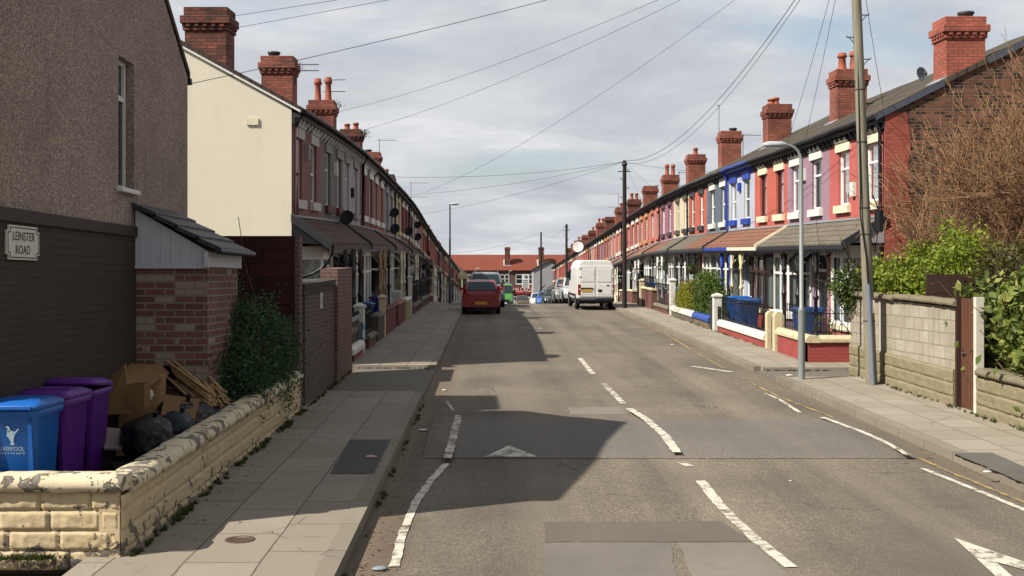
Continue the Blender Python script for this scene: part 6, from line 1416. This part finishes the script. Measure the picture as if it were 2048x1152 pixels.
obj('sign_mark',mb,M('sign_grey','#59656b',.5,.05,bump=0),bd)
mb=MB(); mb.tube([(5.35,160.06,g(160)),(5.35,160.06,3.4)],.05,8); obj('post',mb,DGALV,t)
t=thing('barrier_arm','raised dark barrier arm leaning in front of the far shops','barrier',(6.7,150,g(150)))
mb=MB(); mb.box(6.4,6.8,149.9,150.2,g(150),.9); obj('housing',mb,WHITE,t,bevel=.03)
mb=MB(); mb.loft([[(6.5+dx,149.85,.75+dz),(6.5+dx,149.95,.75+dz),(6.55+dx,149.95,.98+dz),(6.55+dx,149.85,.98+dz)] for dx,dz in ((0,0),(1.0,1.05))]); obj('arm',mb,BLACK,t)
lamp(-1.9,150,5.2,-.5,'distant pale street lamp before the orange roof',g(150)+.1,GALV,.07)
lamp(3.0,172,5.4,-.5,'slim distant street lamp in front of the shop parade',g(172)+.05,GALV,.07)

# ================================================================ camera, light, sky
cam=bpy.data.cameras.new('camera'); co=bpy.data.objects.new('camera',cam); COL.objects.link(co)
co.location=(0,0,CAMZ); co.rotation_euler=(PI/2,0,0); cam.sensor_width=36; cam.lens=36*2200/2048
cam.shift_x=44/2048; cam.shift_y=-16/2048; cam.clip_start=.1; cam.clip_end=4000; scene.camera=co
sun=bpy.data.lights.new('sun','SUN'); so=bpy.data.objects.new('sun',sun); COL.objects.link(so)
sd_=Vector((.95,.45,-1)).normalized(); so.rotation_euler=sd_.to_track_quat('-Z','Y').to_euler(); so.location=(-30,-20,40)
sun.energy=5; sun.angle=math.radians(.53); sun.color=(1,.94,.85)
w=bpy.data.worlds.new('World'); scene.world=w; w.use_nodes=True; nt=w.node_tree; nt.nodes.clear()
def wn(k,**kw):
    x=nt.nodes.new(k)
    for a,b in kw.items(): setattr(x,a,b)
    return x
out=wn('ShaderNodeOutputWorld'); bg=wn('ShaderNodeBackground'); bg.inputs[1].default_value=.07
sky=wn('ShaderNodeTexSky',sky_type='NISHITA'); sky.sun_disc=False; sky.sun_elevation=math.radians(43.6); sky.sun_rotation=math.radians(244.7); sky.air_density=1.2; sky.dust_density=1.5
tc=wn('ShaderNodeTexCoord'); sp=wn('ShaderNodeSeparateXYZ'); nt.links.new(tc.outputs['Generated'],sp.inputs[0])
def wm(op,a,b):
    x=wn('ShaderNodeMath',operation=op)
    for i,v in enumerate((a,b)):
        if hasattr(v,'is_output'): nt.links.new(v,x.inputs[i])
        else: x.inputs[i].default_value=v
    return x.outputs[0]
zz=wm('ADD',wm('MAXIMUM',sp.outputs[2],0),.13)
cv=wn('ShaderNodeCombineXYZ'); nt.links.new(wm('DIVIDE',sp.outputs[0],zz),cv.inputs[0]); nt.links.new(wm('DIVIDE',sp.outputs[1],zz),cv.inputs[1])
def wnoise(sc,det,ro,dist=0,off=0):
    mp=wn('ShaderNodeMapping'); nt.links.new(cv.outputs[0],mp.inputs[0]); mp.inputs['Location'].default_value=(off,off*.7,0)
    x=wn('ShaderNodeTexNoise'); nt.links.new(mp.outputs[0],x.inputs[0]); x.inputs['Scale'].default_value=sc; x.inputs['Detail'].default_value=det; x.inputs['Roughness'].default_value=ro; x.inputs['Distortion'].default_value=dist; return x.outputs[0]
def wramp(f,*st):
    x=wn('ShaderNodeValToRGB'); e=x.color_ramp.elements
    while len(e)<len(st): e.new(.5)
    for q,(p,c) in zip(e,st): q.position=p; q.color=tuple(c)+(1,)
    nt.links.new(f,x.inputs[0]); return x.outputs[0]
cloudcol=wramp(wnoise(1.25,9,.58,.35,3.1),(.3,(3.6,3.8,4.2)),(.46,(4.4,4.6,4.9)),(.6,(5.4,5.5,5.7)),(.72,(6.8,6.8,6.8)))
cover=wramp(wnoise(.8,9,.6,.2,9.3),(.34,(.35,.35,.35)),(.47,(1,1,1)))
mx=wn('ShaderNodeMix',data_type='RGBA'); nt.links.new(cover,mx.inputs[0]); nt.links.new(sky.outputs[0],mx.inputs[6]); nt.links.new(cloudcol,mx.inputs[7])
nt.links.new(mx.outputs[2],bg.inputs[0]); nt.links.new(bg.outputs[0],out.inputs[0])
vs_=scene.view_settings; vs_.view_transform='Standard'; vs_.look='None'; vs_.exposure=.95; vs_.gamma=1
scene.render.engine='CYCLES'; scene.cycles.max_bounces=6; scene.cycles.transparent_max_bounces=12; scene.cycles.use_denoising=True
